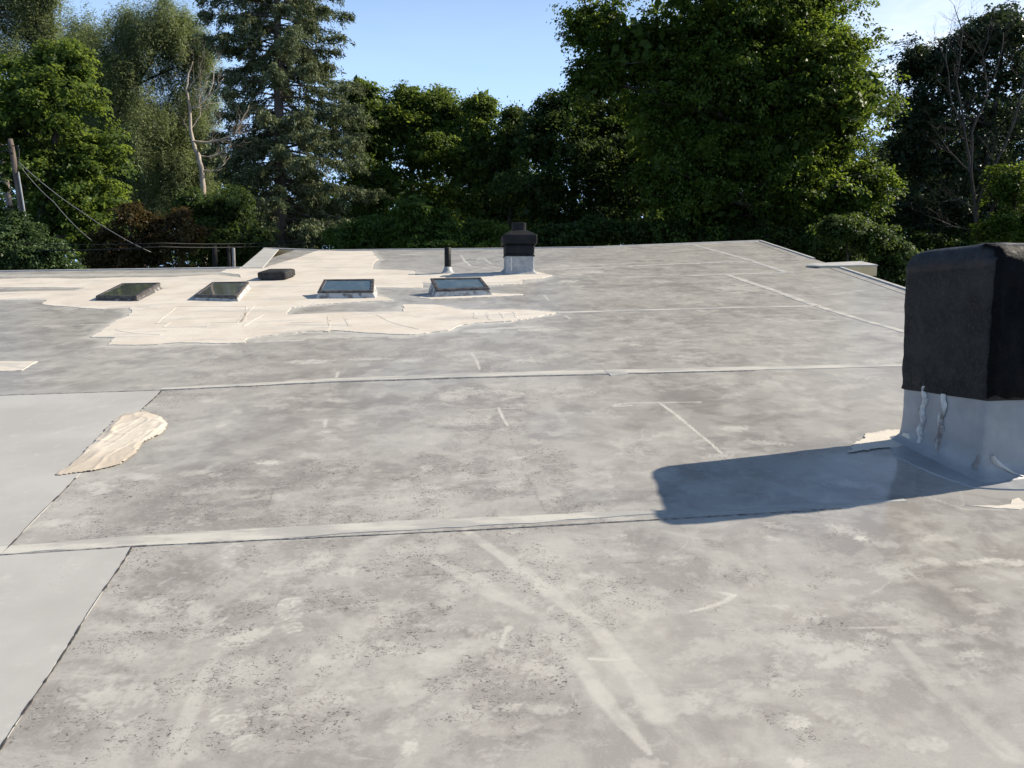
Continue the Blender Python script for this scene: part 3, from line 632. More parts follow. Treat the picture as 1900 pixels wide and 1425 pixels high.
# small projecting canopy roof on the right edge
def canopy():
    t = empty('canopy', tuple(on_roof(1560, 490))); t.parent = BLD; t.matrix_parent_inverse = Matrix.Translation(-BLD.location)
    t['label'] = 'small beige canopy projecting from the right roof edge'
    q = [on_roof(1497, 493.5, .02), on_roof(1503, 490, .035), on_roof(1597, 485.5, .035), on_roof(1629, 492.5, .03), on_roof(1521, 494.5, .03)]
    dn = np.array([0, 0, -1.0])
    def prism(name, P, up, down, mat):
        n = len(P); V = [p + np.array([0, 0, up]) for p in P] + [p - np.array([0, 0, down]) for p in P]
        Fc = [tuple(range(n)), tuple(range(2 * n - 1, n - 1, -1))] + [(i, i + n, (i + 1) % n + n, (i + 1) % n) for i in range(n)]
        bm = bmesh.new(); vs = [bm.verts.new(v) for v in V]; [bm.faces.new([vs[i] for i in f]) for f in Fc]; bmesh.ops.recalc_face_normals(bm, faces=bm.faces)
        me = bpy.data.meshes.new(name); bm.to_mesh(me); bm.free()
        o = bpy.data.objects.new(name, me); COL.objects.link(o); me.materials.append(mat); o.parent = t
        o.matrix_parent_inverse = Matrix.Translation(-t.location); return o
    prism('canopy_roof', q, .012, .012, M['metal'])
    c = np.mean(q, 0); ins = [p + (c - p) * .02 for p in q]
    prism('fascia', [p - np.array([0, 0, .013]) for p in (ins[1], ins[2], ins[3], ins[4])], 0, .165, M['beige'])
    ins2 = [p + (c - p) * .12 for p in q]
    prism('void_block', [p - np.array([0, 0, .179]) for p in (ins2[1], ins2[2], ins2[3], ins2[4])], 0, .5, M['darkvoid'])  # dark block whose colour stands in for the shade under the canopy
canopy()

# ------------------------------------------------------------------ ring-built boxes: chimneys and vents
def rrect(w, d, r, k=5):
    pts = []
    for (sx, sy, a0) in ((1, 1, 0), (-1, 1, 90), (-1, -1, 180), (1, -1, 270)):
        for i in range(k + 1):
            a = math.radians(a0 + 90 * i / k); pts.append((sx * (w / 2 - r) + r * math.cos(a), sy * (d / 2 - r) + r * math.sin(a)))
    return pts
def resample(P, st):
    out = []; n = len(P)
    for i in range(n):
        p, q = np.array(P[i]), np.array(P[(i + 1) % n]); L = np.linalg.norm(q - p); k = max(1, int(round(L / st)))
        out += [p + (q - p) * j / k for j in range(k)]
    return out
def ringbox(name, C, yaw, rings, w, d, mat, parent, st=.05, wob=0., wsc=6., cap=True, seed=0, smooth=True):
    """rings: (mode, z, offset, radius); mode 'p' = height above the roof plane, 'z' = height above C"""
    cy, sy = math.cos(yaw), math.sin(yaw); base = resample(rrect(1, 1, 1e-3, 1), 1e9)
    V, Fc = [], []; n = None; proto = resample(rrect(w, d, .02, 3), st); n = len(proto)
    par = []
    for p in proto: par.append((p[0] / (w / 2), p[1] / (d / 2)))
    for (mode, z, off, r) in rings:
        hw, hd = w / 2 + off, d / 2 + off; r = min(r, hw * .99, hd * .99)
        for (u, v) in par:
            x, y = u * hw, v * hd
            ex, ey = abs(x) - (hw - r), abs(y) - (hd - r)
            if ex > 0 and ey > 0:
                L = math.hypot(ex, ey)
                if L > r: x = math.copysign(hw - r + ex * r / L, x); y = math.copysign(hd - r + ey * r / L, y)
            X, Y = C[0] + x * cy - y * sy, C[1] + x * sy + y * cy
            Z = C[2] + z if mode == 'z' else roof_z(X, Y) + z
            if wob:
                s = mnoise.fractal(Vector((X * wsc, Y * wsc, Z * wsc + seed)), .9, 2.0, 4) * wob
                L = math.hypot(x, y) + 1e-6; X += (x * cy - y * sy) / L * s; Y += (x * sy + y * cy) / L * s
                if mode == 'z': Z += s * .4
            V.append((X, Y, Z))
    for j in range(len(rings) - 1):
        for i in range(n): Fc.append((j * n + i, j * n + (i + 1) % n, (j + 1) * n + (i + 1) % n, (j + 1) * n + i))
    if cap: Fc.append(tuple(range((len(rings) - 1) * n, len(rings) * n)))
    return link(name, mesh_py(name, V, Fc, smooth), mat, parent)
def part(t):
    t.parent = BLD; t.matrix_parent_inverse = Matrix.Translation(-BLD.location); return t

YAW = math.radians(10.5)
FCN = on_roof(1823, 890)                                   # near corner of the tarred chimney
ux, uy = np.array([math.cos(YAW), math.sin(YAW)]), np.array([-math.sin(YAW), math.cos(YAW)])
CW, CD_ = .74, .66
CC = FCN[:2] + ux * CW / 2 + uy * CD_ / 2
def near_chimney():
    t = part(empty('chimney', (CC[0], CC[1], roof_z(*CC)))); t['label'] = 'big tar-covered chimney with grey flashed base at the right edge'
    # heights above the near corner
    C = (CC[0], CC[1], FCN[2]); zs = .435
    ringbox('flashing', C, YAW, [('p', .001, .07, .06), ('p', .008, .058, .06), ('p', .018, .034, .05), ('p', .04, .013, .03), ('p', .08, .004, .02), ('p', .15, .002, .02)] + [('z', .32 + .035 * k, 0, .018) for k in range(4)], CW, CD_, M['flash'], t, .03, .006, 7, False)
    rg = [('z', zs - .012, .004, .02), ('z', zs - .006, .014, .02), ('z', zs + .02, .012, .03)]
    rg += [('z', zs + .02 + (1.148 - zs) * k / 24, .010 + .012 * k / 24, .03 + .02 * (k / 24) ** 3) for k in range(1, 25)]
    rt = .095
    for k in range(1, 9):
        a = math.pi / 2 * k / 8; rg.append(('z', 1.153 + rt * math.sin(a) + .01 * k / 8, .022 - rt * (1 - math.cos(a)), .06))
    rg += [('z', 1.265, -.15, .05), ('z', 1.273, -.25, .05), ('z', 1.275, -.31, .02)]
    cut = 25
    ringbox('tar_cap', C, YAW, rg[:cut + 1], CW, CD_, M['tar'], t, .022, .010, 5.0, False, 3)
    sh = [(m_, z_, o_ + (.002 if i > 0 else -.004), r_) for i, (m_, z_, o_, r_) in enumerate([rg[cut - 1]] + rg[cut:])]
    o = ringbox('tar_shoulder', C, YAW, sh, CW, CD_, M['tar_smooth'], t, .022, .010, 5.0, True, 3); o['label'] = 'smooth rounded tar shoulder on top of the chimney'
    return t, C
CH, CHC = near_chimney()
# front of the cap: a second, blacker skin of tar over the front and the shoulder
def chim_pt(u, v, z):      # u along the front face from the near corner, v along the left face (away), heights above the corner
    p = FCN[:2] + ux * u + uy * v; return np.array([p[0], p[1], FCN[2] + z])
def tar_skin():
    V, Fc = [], []; nu, nz = 36, 46
    for j in range(nz + 1):
        s = j / nz
        if s < .8: z, inw = .44 + (1.153 - .44) * s / .8, 0
        else:
            a = (s - .8) / .2 * math.pi / 2; z = 1.153 + .095 * math.sin(a) + .012 * (s - .8) / .2; inw = .095 * (1 - math.cos(a)) + .10 * max(0, (s - .9) / .1) ** 2
        for i in range(nu + 1):
            u = -.012 + (CW + .024) * i / nu
            nz_ = mnoise.fractal(Vector((u * 9, z * 9, 1.7)), .9, 2.0, 4) * .012
            off = .036 - inw + nz_ + (.012 * min(s, .8) / .8)
            if i == 0 or i == nu or j == 0: off -= .028
            V.append(chim_pt(u, -off, z + (.03 * mnoise.noise(Vector((u * 14, 0, 0))) if j == 0 else 0)))
    w = nu + 1
    for j in range(nz):
        for i in range(nu): Fc.append((j * w + i, j * w + i + 1, (j + 1) * w + i + 1, (j + 1) * w + i))
    o = link('tar_coat', mesh_py('tar_coat', V, Fc, True), M['tar_black'], CH); o['label'] = 'deeper black tar on the front of the chimney'
tar_skin()
# drips, smears and lap edge on the flashing
def face_smear(name, pts, wid, th, mat, face, label):
    """raised smear following points (s, z) on the left ('l') or front ('f') face of the flashing"""
    V, Fc = [], []; n = len(pts)
    for i, (s, z) in enumerate(pts):
        w = wid[i]
        for k, (o, h) in enumerate(((-1, -.004), (-.6, th * .8), (0, th), (.6, th * .8), (1, -.004))):
            ss = s + o * w * .5 + .004 * mnoise.noise(Vector((i * 1.7, k * 3.1, s * 9))); flare = .035 * max(0, 1 - (z - .015) / .07) ** 2
            hh = h * (1 + .6 * mnoise.noise(Vector((i * 2.3, k, s)))) + .008 + flare
            V.append(chim_pt(-hh, ss, z) if face == 'l' else chim_pt(ss, -hh, z))
    for i in range(n - 1):
        for k in range(4): Fc.append((i * 5 + k, i * 5 + k + 1, (i + 1) * 5 + k + 1, (i + 1) * 5 + k))
    o = link(name, mesh_py(name, V, Fc, True), mat, CH)
    if label: o['label'] = label
drip = strip_mat('white_and_rust_drip', (.62, .61, .58), (.19, .165, .15), .36, .50)
zz = np.linspace(.43, .09, 24)
face_smear('drip', [(.455 + .03 * i / 23 + .01 * math.sin(i * .8), z + .03) for i, z in enumerate(zz)], [.04 - .006 * math.sin(i) for i in range(24)], .010, drip, 'l', 'white and rusty drip down the left flashing')
face_smear('drip', [(.30 + .035 * i / 23 + .008 * math.sin(i * .7 + 1), z) for i, z in enumerate(zz)], [.038 - .006 * math.sin(i * 1.3) for i in range(24)], .010, drip, 'l', 'white and rusty drip nearer the corner')
face_smear('smear', [(.60, .16), (.60, .14), (.59, .10), (.57, .07), (.56, .045), (.55, .03)], [.05, .10, .14, .17, .2, .22], .006, M['cream'], 'l', 'cream smear at the back of the flashing')
face_smear('smear', [(.03, .125), (.03, .11), (.04, .085), (.05, .07), (.04, .05)], [.012, .02, .032, .045, .03], .007, M['sealant'], 'l', 'white sealant smear at the near corner')
face_smear('smear', [(.05, .13), (.06, .11), (.09, .08), (.13, .06), (.17, .035), (.21, .02)], [.015, .04, .06, .045, .03, .02], .006, M['sealant'], 'f', 'white sealant smear on the front of the flashing')
# lifted flashing skirt around the base
slab('flashing_skirt', [tuple(np.array([(roof - RO) @ RR, (roof - RO) @ RA])) for roof in (chim_pt(-.22, .40, 0), chim_pt(-.20, .15, 0), chim_pt(-.13, -.09, 0), chim_pt(.1, -.17, 0), chim_pt(.8, -.19, 0), chim_pt(.9, .3, 0), chim_pt(.4, .76, 0), chim_pt(-.08, .72, 0))], .006, M['flash'], 'grey flashing skirt around the tarred chimney', .008, .04, 5, .001)

def far_chimney():
    fl, fr = on_roof(938.5, 510), on_roof(991, 508.5)
    w = np.linalg.norm(fr - fl); d = .46; yaw = math.radians(5); sc = w / 52.5
    ux2, uy2 = np.array([math.cos(yaw), math.sin(yaw)]), np.array([-math.sin(yaw), math.cos(yaw)])
    c = fl[:2] + ux2 * w / 2 + uy2 * d / 2; z0 = fl[2]; C = (c[0], c[1], z0)
    t = part(empty('chimney', (c[0], c[1], roof_z(*c)))); t['label'] = 'small square chimney with black hooded cap in the distance'
    hz = lambda px: (510 - px) * sc
    ringbox('flashing', C, yaw, [('p', .001, .07, .05), ('p', .015, .04, .04), ('p', .05, .008, .02), ('p', .1, 0, .012)] + [('z', z, 0, .012) for z in (.2, .26, hz(474))], w, d, M['flash_far'], t, .03, .004, 8, False)
    ringbox('shaft', C, yaw, [('z', hz(476), .004, .01), ('z', hz(475.5), .014, .01), ('z', hz(473.5), .014, .01), ('z', hz(473), .004, .01), ('z', hz(468), .006, .01), ('z', hz(460), .006, .01), ('z', hz(452), .006, .01)], w, d, M['blackpaint'], t, .04, .003, 9)
    ringbox('hood', C, yaw, [('z', hz(453.5), .02, .01), ('z', hz(453), .048, .01), ('z', hz(445), .05, .01), ('z', hz(438), .05, .01), ('z', hz(437), .046, .01), ('z', hz(428), -.10, .01), ('z', hz(427), -.125, .01)], w, d, M['blackpaint'], t, .04, .0015, 9, True, 0, False)
    ringbox('flue', C, yaw, [('z', hz(429), -.125, .06), ('z', hz(414), -.12, .06), ('z', hz(413), -.13, .06)], w, d, M['blackpaint'], t, .04, 0, 9, True, 0, False)
    # white sealant line on the flashing
    V = []; n = 7
    for i in range(n):
        z = .07 + (hz(477) - .07) * i / (n - 1); u = .095 + .006 * math.sin(i * 2)
        for s in (-1, 1):
            p = fl[:2] + ux2 * (u + s * .010) - uy2 * (.006); V.append((p[0], p[1], z0 + z))
    o = link('sealant_line', mesh_py('sealant_line', V, [(2 * i, 2 * i + 1, 2 * i + 3, 2 * i + 2) for i in range(n - 1)]), M['white_line'], t)
far_chimney()

def tube(V, Fc, P, R, k=8, cap=True):
    P = [Vector(p) for p in P]; b0 = len(V); n = len(P); prev = None
    for i in range(n):
        d = (P[min(i + 1, n - 1)] - P[max(i - 1, 0)]); d = d.normalized() if d.length > 1e-9 else Vector((0, 0, 1))
        if prev is None: x = d.orthogonal().normalized()
        else: x = (prev - d * prev.dot(d)); x = x.normalized() if x.length > 1e-6 else d.orthogonal().normalized()
        prev = x; y = d.cross(x)
        for j in range(k):
            a = 2 * math.pi * j / k; V.append(tuple(P[i] + (x * math.cos(a) + y * math.sin(a)) * R[i]))
    for i in range(n - 1):
        for j in range(k): Fc.append((b0 + i * k + j, b0 + i * k + (j + 1) % k, b0 + (i + 1) * k + (j + 1) % k, b0 + (i + 1) * k + j))
    if cap: Fc.append(tuple(range(b0 + (n - 1) * k, b0 + n * k)))

def vent_pipe():
    b = on_roof(831, 506.5); t = part(empty('vent_pipe', tuple(b))); t['label'] = 'slim black vent pipe with grey boot on the roof'
    s = np.linalg.norm(on_roof(837, 506.5) - on_roof(825, 506.5)) / 12
    V, Fc = [], []; tube(V, Fc, [b + np.array([0, 0, z]) for z in (.02, .2, (506 - 460.5) * s, (506 - 460) * s)], [6.1 * s, 6.0 * s, 6.0 * s, 5.2 * s], 16)
    link('pipe', mesh_py('pipe', V, Fc, True), M['blackpaint'], t)
    V, Fc = [], []; tube(V, Fc, [b + np.array([0, 0, z]) for z in (-.03, .0, .012, .05, .095, .105)], [17 * s, 13 * s, 10.5 * s, 8.5 * s, 7.0 * s, 6.2 * s], 18, False)
    link('boot', mesh_py('boot', V, Fc, True), M['flash_far'], t)
vent_pipe()

def roof_vent():
    nl, nr = on_roof(479, 521), on_roof(530, 520.5); w = np.linalg.norm(nr - nl); d = .50
    u = (nr - nl) / w; a = np.cross(RN, u); c = nl + u * w / 2 + a * d / 2
    t = part(empty('roof_vent', tuple(c))); t['label'] = 'low black box roof vent with rounded lid beside the skylights'
    def prof(name, rows, mat):
        V, Fc = [], []; N_ = None
        for (h, off, r) in rows:
            pts = resample(rrect(w + 2 * off, d + 2 * off, r, 4), 9); N_ = len(pts)
            for p in pts: V.append(c + u * p[0] + a * p[1] + RN * (h + .0))
        for j in range(len(rows) - 1):
            for i in range(N_): Fc.append((j * N_ + i, j * N_ + (i + 1) % N_, (j + 1) * N_ + (i + 1) % N_, (j + 1) * N_ + i))
        Fc.append(tuple(range((len(rows) - 1) * N_, len(rows) * N_)))
        return link(name, mesh_py(name, V, Fc, False), mat, t)
    prof('vent_body', [(.0, -.02, .025), (.06, -.02, .025)], M['vent'])
    prof('lid', [(.03, 0, .03), (.032, .006, .03), (.125, .006, .03), (.137, -.004, .03), (.150, -.04, .03), (.156, -.10, .03)], M['vent'])
roof_vent()

def skylight(nl, nr, fr, fl, hgt, label, curbmat, thick=.035, back=0., gl='glass'):
    """corners of the top frame in the photograph, hgt above the roof"""
    q = [on_roof(*p, h) for p, h in ((nl, hgt), (nr, hgt), (fr, hgt + back), (fl, hgt + back))]; c = np.mean(q, 0); hs = (hgt, hgt, hgt + back, hgt + back)
    t = part(empty('skylight', tuple(c - RN * hgt))); t['label'] = label
    def ins(P, k, dh):
        # inset each corner by k metres along both edges
        out = []
        for i in range(4):
            e1 = P[(i + 1) % 4] - P[i]; e0 = P[i - 1] - P[i]; out.append(P[i] + e1 / np.linalg.norm(e1) * k + e0 / np.linalg.norm(e0) * k + RN * dh)
        return out
    def loft(name, loops, mat, cap=False):
        V = [v for L in loops for v in L]; Fc = []
        for j in range(len(loops) - 1):
            for i in range(4): Fc.append((4 * j + i, 4 * j + (i + 1) % 4, 4 * j + 4 + (i + 1) % 4, 4 * j + 4 + i))
        if cap: Fc.append(tuple(range(len(V) - 4, len(V))))
        o = link(name, mesh_py(name, V, Fc), mat, t); return o
    # curb: subdivided and roughened
    lo, hi = [p - RN * (h + .002) for p, h in zip(ins(q, -.035, 0), hs)], ins(q, .015, -thick)
    V, Fc = [], []; n = 14; loops = []
    for j in range(6):
        s = j / 5; P = [lo[i] * (1 - s) + hi[i] * s for i in range(4)]
        L = []
        for i in range(4):
            for k in range(n):
                p = P[i] + (P[(i + 1) % 4] - P[i]) * (k / n); dv = p - c; dv /= np.linalg.norm(dv)
                L.append(p + dv * .012 * mnoise.noise(Vector(p * 14)) * (1 if 0 < j < 5 else .3))
        loops.append(L); V += L
    m = 4 * n
    for j in range(5):
        for i in range(m): Fc.append((j * m + i, j * m + (i + 1) % m, (j + 1) * m + (i + 1) % m, (j + 1) * m + i))
    link('curb', mesh_py('curb', V, Fc), curbmat, t)
    loft('frame', [ins(q, .006, -thick - .004), ins(q, -.004, -thick + .002), ins(q, 0, -.006), ins(q, .006, 0), ins(q, .045, .0), ins(q, .052, -.010)], M['frame'])
    loft('pane', [ins(q, .040, -.02), ins(q, .048, -.008)], M[gl], True)
skylight((177.6, 548.5), (253, 549.5), (297, 524), (226, 525), .075, 'leftmost dark skylight near the left eave', M['curb_dark'], .04, .03)
skylight((360, 547), (439, 549), (461, 522), (393, 523), .080, 'dark green skylight second from the left', M['curb'], .035, .03)
skylight((588.6, 541), (693, 540), (694, 517), (600.7, 518), .10, 'blue reflecting skylight second from the right', M['curb'], .022, .12, 'glass_blue')
skylight((809, 538), (909, 534.5), (892, 514), (798.5, 516), .10, 'rightmost blue reflecting skylight below the black pipe', M['curb'], .022, .12, 'glass_blue')

# ------------------------------------------------------------------ trees
def unit(v): return v / (np.linalg.norm(v, axis=-1, keepdims=True) + 1e-9)
def leaves(name, pos, nrm, size, asp, col, mat, parent, droop=.25, fold=.15, tan=None, cols=None):
    n = len(pos); r = rng.normal(size=(n, 3)) if tan is None else tan + .35 * rng.normal(size=(n, 3))
    nrm = unit(nrm); t = unit(r - nrm * (r * nrm).sum(1, keepdims=True)); b = np.cross(nrm, t); s = size[:, None]
    V = np.empty((n, 4, 3), np.float32)
    V[:, 0] = pos - t * s * .5; V[:, 2] = pos + t * s * .5 - nrm * s * droop
    V[:, 1] = pos + b * s * asp * .5 + nrm * s * fold * .3; V[:, 3] = pos - b * s * asp * .5 + nrm * s * fold * .3
    me = mesh_np(name, V.reshape(-1, 3), np.arange(4 * n).reshape(n, 4)); add_attr(me, 'v', np.repeat(np.clip(col, 0, 1), 4))
    return link(name, me, mat, parent)
def bez(p, q, n, sag, wob):
    p, q = np.array(p, float), np.array(q, float); L = np.linalg.norm(q - p); out = []
    w1, w2 = rng.normal(size=3) * wob * L, rng.normal(size=3) * wob * L
    for i in range(n + 1):
        t = i / n; out.append(p + (q - p) * t + np.array([0, 0, 1]) * sag * L * 4 * t * (1 - t) * (1 - t) + w1 * math.sin(math.pi * t) * .5 + w2 * math.sin(2 * math.pi * t) * .3)
    return out
TREES = []
def tree(name, label, cat, px, Y, lobes, mat, bark, dens=1.0, leaf=.19, asp=.62, crad=.75, per=46, tr=.28, group=None, up=.8, spread=.55, depth=1.0, twigs=5, droop=.25, shell=.45, vbias=.5, trunk_top=None, Wmin=None, upright=0., fill=.8, coreleaf=2.2):
    base = at(px, 581, Y); base[2] = -.15; leaf, per, coreleaf = leaf * .68, int(per * 1.75), coreleaf * 1.3 * min(1., float(np.mean([l[2] for l in lobes])) * Y / F / 1.3)
    t = tag(empty(name, tuple(base)), label, cat, group)
    S = Y / F; L = []
    for (x, y, rx, ry) in lobes:
        c = at(x, y, Y); rd = depth * .5 * (rx + ry) * S * rng.uniform(.85, 1.15)
        c = c + np.array([0, rng.uniform(-.35, .35) * rd * 1.5, 0]); L.append((c, np.array([rx * S, rd, ry * S])))
    cc, cn_, ci, core = [], [], [], []
    for i, (c, r) in enumerate(L):
        core.append(c + unit(rng.normal(size=(130, 3))) * r * (.56 * rng.random((130, 1)) ** .5))
        mr = (r[0] * r[1] * r[2]) ** (1 / 3); nb = int(rng.integers(14, 21))
        bd = unit(rng.normal(size=(nb, 3)) + np.array([0, -.25, .15])); bc = c + bd * r * rng.uniform(.42, .88, (nb, 1))
        for q_, (bcn, bdir) in enumerate(zip(bc, bd)):
            br = mr * rng.uniform(.22, .50) * np.array([rng.uniform(.75, 1.35), rng.uniform(.75, 1.35), (.62 if not upright else 1.15) * rng.uniform(.7, 1.3)])
            n = max(3, int(dens * fill * 7.6 * br[0] * br[2] / (crad * crad)))
            d = unit(rng.normal(size=(n, 3)) + bdir * .7 + np.array([0, 0, .55])); rad = .40 + .70 * rng.random(n) ** .7
            cc.append(bcn + d * br * rad[:, None]); cn_.append(unit(d / br + bdir * .4)); ci += [i] * n
    cc, cn_ = np.concatenate(cc), np.concatenate(cn_); core = np.concatenate(core)
    k = cc[:, 2] > .5; cc, cn_, ci = cc[k], cn_[k], np.array(ci)[k]
    n = len(cc); m = rng.integers(int(per * .5), int(per * 1.6), n); rep = np.repeat(np.arange(n), m); N = len(rep)
    cr_ = (crad * rng.uniform(.55, 1.35, n))
    ax1 = unit(cn_ * spread + np.array([0, 0, up * .35]) + .45 * rng.normal(size=(n, 3)))       # each spray of leaves follows a twig out of the crown and droops
    u = rng.random(N) ** .8; R_ = cr_[rep][:, None]; ax = ax1[rep]
    q = rng.normal(size=(N, 3)); q -= ax * (q * ax).sum(1, keepdims=True); q[:, 2] *= .55; q *= ((1.05 - .7 * u) * .42)[:, None]
    pos = cc[rep] + ax * R_ * ((u - .45) * 1.7)[:, None] + q * R_
    pos[:, 2] -= (u ** 2) * cr_[rep] * (.55 if not upright else .1)
    if upright: pos[:, 2] += rng.normal(size=N) * upright
    nr = np.array([0, 0, .9]) + ax * .45 + q * .5 + .50 * rng.normal(size=(N, 3))
    tn = ax * .8 + q + np.array([0, 0, -.6])
    cv = vbias + .22 * rng.normal(size=n); col = cv[rep] + .18 * rng.normal(size=N) + .18 * (u - .5)
    sz = leaf * rng.uniform(.65, 1.3, N)
    if coreleaf:                                             # the dense inside of the crown
        core = core[core[:, 2] > .6]; kc = len(core); pc = np.repeat(core, 5, 0) + rng.normal(size=(kc * 5, 3)) * min(.4, float(np.mean([l[1].mean() for l in L])) * .12)
        pos = np.concatenate([pos, pc]); nr = np.concatenate([nr, rng.normal(size=pc.shape)]); tn = np.concatenate([tn, rng.normal(size=pc.shape)])
        sz = np.concatenate([sz, coreleaf * leaf * rng.uniform(.6, 1.3, kc * 5)]); col = np.concatenate([col, rng.uniform(.1, .6, kc * 5)])
    leaves('crown', pos, nr, sz, asp, col, mat, t, droop, tan=tn)
    # trunk and limbs
    V, Fc = [], []; top = max(L, key=lambda l: l[0][2]); tt_ = np.array(trunk_top) if trunk_top is not None else top[0]
    tp = bez(base, tt_, 8, 0, .03); R = [tr * (1 - .8 * i / 8) * (1.35 if i == 0 else 1) for i in range(9)]
    tube(V, Fc, tp, R, 9)
    for i, (c, r) in enumerate(L):
        zs = [p[2] for p in tp]; want = c[2] - .55 * np.hypot(c[0] - tt_[0], c[1] - base[1]) - .5
        j = int(np.clip(np.searchsorted(zs, want), 1, 7)); lp = bez(tp[j], c, 5, .08, .06)
        tube(V, Fc, lp, [R[j] * .55 * (1 - .8 * q_ / 5) + .015 for q_ in range(6)], 6)
        own = np.where(ci == i)[0]
        for o in (rng.choice(own, min(twigs, len(own)), replace=False) if len(own) else []):
            s_ = lp[rng.integers(2, 6)]; tube(V, Fc, bez(s_, cc[o], 4, .06, .07), [.05, .04, .03, .02, .01], 4)
    link('trunk', mesh_py('trunk', V, Fc, True), bark, t)
    TREES.append((t, N)); return t
LM = dict(
    maple=leaf_mat('maple_leaves', (.032, .058, .013), (.110, .170, .030), .48, (.26, .35, .035)),
    midgreen=leaf_mat('mid_green_leaves', (.038, .068, .018), (.125, .185, .038), .48, (.31, .40, .055)),
    olive=leaf_mat('silvery_olive_leaves', (.085, .110, .048), (.25, .285, .14), .38, (.32, .38, .12)),
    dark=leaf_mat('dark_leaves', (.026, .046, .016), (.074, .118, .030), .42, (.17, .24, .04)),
    purple=leaf_mat('dusky_leaves', (.020, .032, .018), (.058, .084, .038), .30, (.10, .14, .045), .42),
    bright=leaf_mat('bright_leaves', (.040, .078, .018), (.10, .17, .034), .40, (.17, .26, .04)),
    bush=leaf_mat('bush_leaves', (.040, .070, .026), (.10, .15, .055), .30, (.12, .18, .05), .4),
    red=leaf_mat('rusty_leaves', (.040, .046, .016), (.118, .072, .030), .36, (.17, .105, .035)),
    spruce=leaf_mat('spruce_needles', (.066, .086, .042), (.235, .268, .145), .2, (.26, .31, .11), .6),
)
tree('maple_tree', 'huge spreading maple towering over the right half of the roof', 'tree', 1400, 31,
     [(1110, 50, 75, 60), (1185, 110, 105, 80), (1270, -30, 150, 110), (1410, -40, 150, 120), (1515, 15, 85, 85), (1560, 100, 60, 60), (1600, 175, 72, 55), (1530, 190, 110, 95), (1390, 140, 140, 110),
      (1250, 210, 120, 100), (1350, 290, 140, 100), (1480, 300, 120, 85), (1555, 265, 60, 55), (1240, 350, 100, 85), (1420, 400, 140, 60), (1110, 150, 50, 50), (1530, 400, 60, 60), (1310, 60, 120, 90), (1460, 90, 90, 90), (1330, 420, 100, 50), (1420, 300, 120, 80), (1300, 370, 110, 70), (1480, 380, 100, 60), (1330, 140, 110, 90), (1240, 120, 100, 80), (1400, 60, 110, 90), (1430, 200, 110, 90), (1300, 240, 110, 80), (1580, 350, 60, 50)],
     LM['maple'], M['bark'], 1.0, .20, .62, .72, 44, .42)
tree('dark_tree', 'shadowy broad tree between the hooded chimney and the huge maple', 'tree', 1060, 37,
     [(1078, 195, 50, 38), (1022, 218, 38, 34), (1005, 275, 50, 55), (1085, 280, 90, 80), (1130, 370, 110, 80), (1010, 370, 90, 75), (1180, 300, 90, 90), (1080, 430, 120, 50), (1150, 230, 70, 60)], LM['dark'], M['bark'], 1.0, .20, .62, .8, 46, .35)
tree('maple_tree', 'sunlit round-topped tree just right of the tall spruce', 'tree', 685, 40, [(668, 172, 26, 24), (692, 205, 36, 34), (690, 270, 60, 60), (700, 350, 75, 70), (660, 240, 40, 50), (690, 430, 90, 50)], LM['midgreen'], M['bark'], 1.0, .22, .62, .85, 44, .3)
tree('maple_tree', 'round domed tree in the middle of the skyline', 'tree', 790, 41, [(757, 192, 34, 32), (808, 192, 38, 32), (745, 240, 50, 50), (830, 225, 55, 50), (790, 290, 80, 70), (800, 380, 90, 80)], LM['midgreen'], M['bark'], 1.0, .22, .62, .85, 44, .3)
tree('maple_tree', 'lower green tree with a bright tip left of the shadowy tree', 'tree', 890, 39.5, [(892, 200, 18, 28), (880, 262, 52, 42), (860, 310, 80, 60), (900, 380, 90, 70)], LM['midgreen'], M['bark'], 1.0, .21, .62, .85, 44, .3)
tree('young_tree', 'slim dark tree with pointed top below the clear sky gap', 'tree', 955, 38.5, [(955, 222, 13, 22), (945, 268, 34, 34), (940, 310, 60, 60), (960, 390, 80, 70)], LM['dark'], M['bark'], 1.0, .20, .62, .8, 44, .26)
tree('maple_tree', 'dense dark green maple behind the utility pole', 'tree', 60, 28,
     [(45, 135, 90, 60), (115, 115, 55, 45), (0, 220, 100, 90), (105, 205, 80, 75), (150, 290, 60, 70), (60, 310, 100, 80), (165, 380, 45, 50), (90, 400, 90, 70), (-60, 300, 90, 120), (175, 440, 50, 50), (20, 440, 90, 60)], LM['midgreen'], M['bark'], 1.0, .19, .6, .68, 44, .3)
tree('willow_tree', 'tall feathery grey-green tree left of the spruce', 'tree', 285, 46,
     [(295, 75, 50, 55), (235, 70, 32, 55), (325, 70, 40, 38), (365, 105, 35, 45), (255, 150, 60, 60), (335, 170, 55, 65), (235, 230, 50, 60), (300, 265, 60, 65), (365, 240, 35, 60), (250, 320, 60, 60), (330, 340, 50, 60), (290, 390, 80, 50), (370, 330, 40, 60), (200, 330, 40, 60), (205, 150, 35, 60)], LM['olive'], M['bark'], 1.9, .22, .24, .66, 52, .32, up=.35, spread=.9, droop=.1, upright=.35, coreleaf=1.4, vbias=.64)
tree('willow_tree', 'paler feathery tree half hidden behind the dense maple', 'tree', 155, 49, [(155, 72, 34, 40), (130, 125, 50, 50), (185, 165, 45, 55), (200, 250, 50, 60), (160, 330, 60, 70), (115, 190, 45, 60), (180, 400, 60, 50)], LM['olive'], M['bark'], 1.9, .24, .24, .75, 50, .3, up=.35, spread=.9, droop=.1, upright=.35, coreleaf=1.4, vbias=.64)
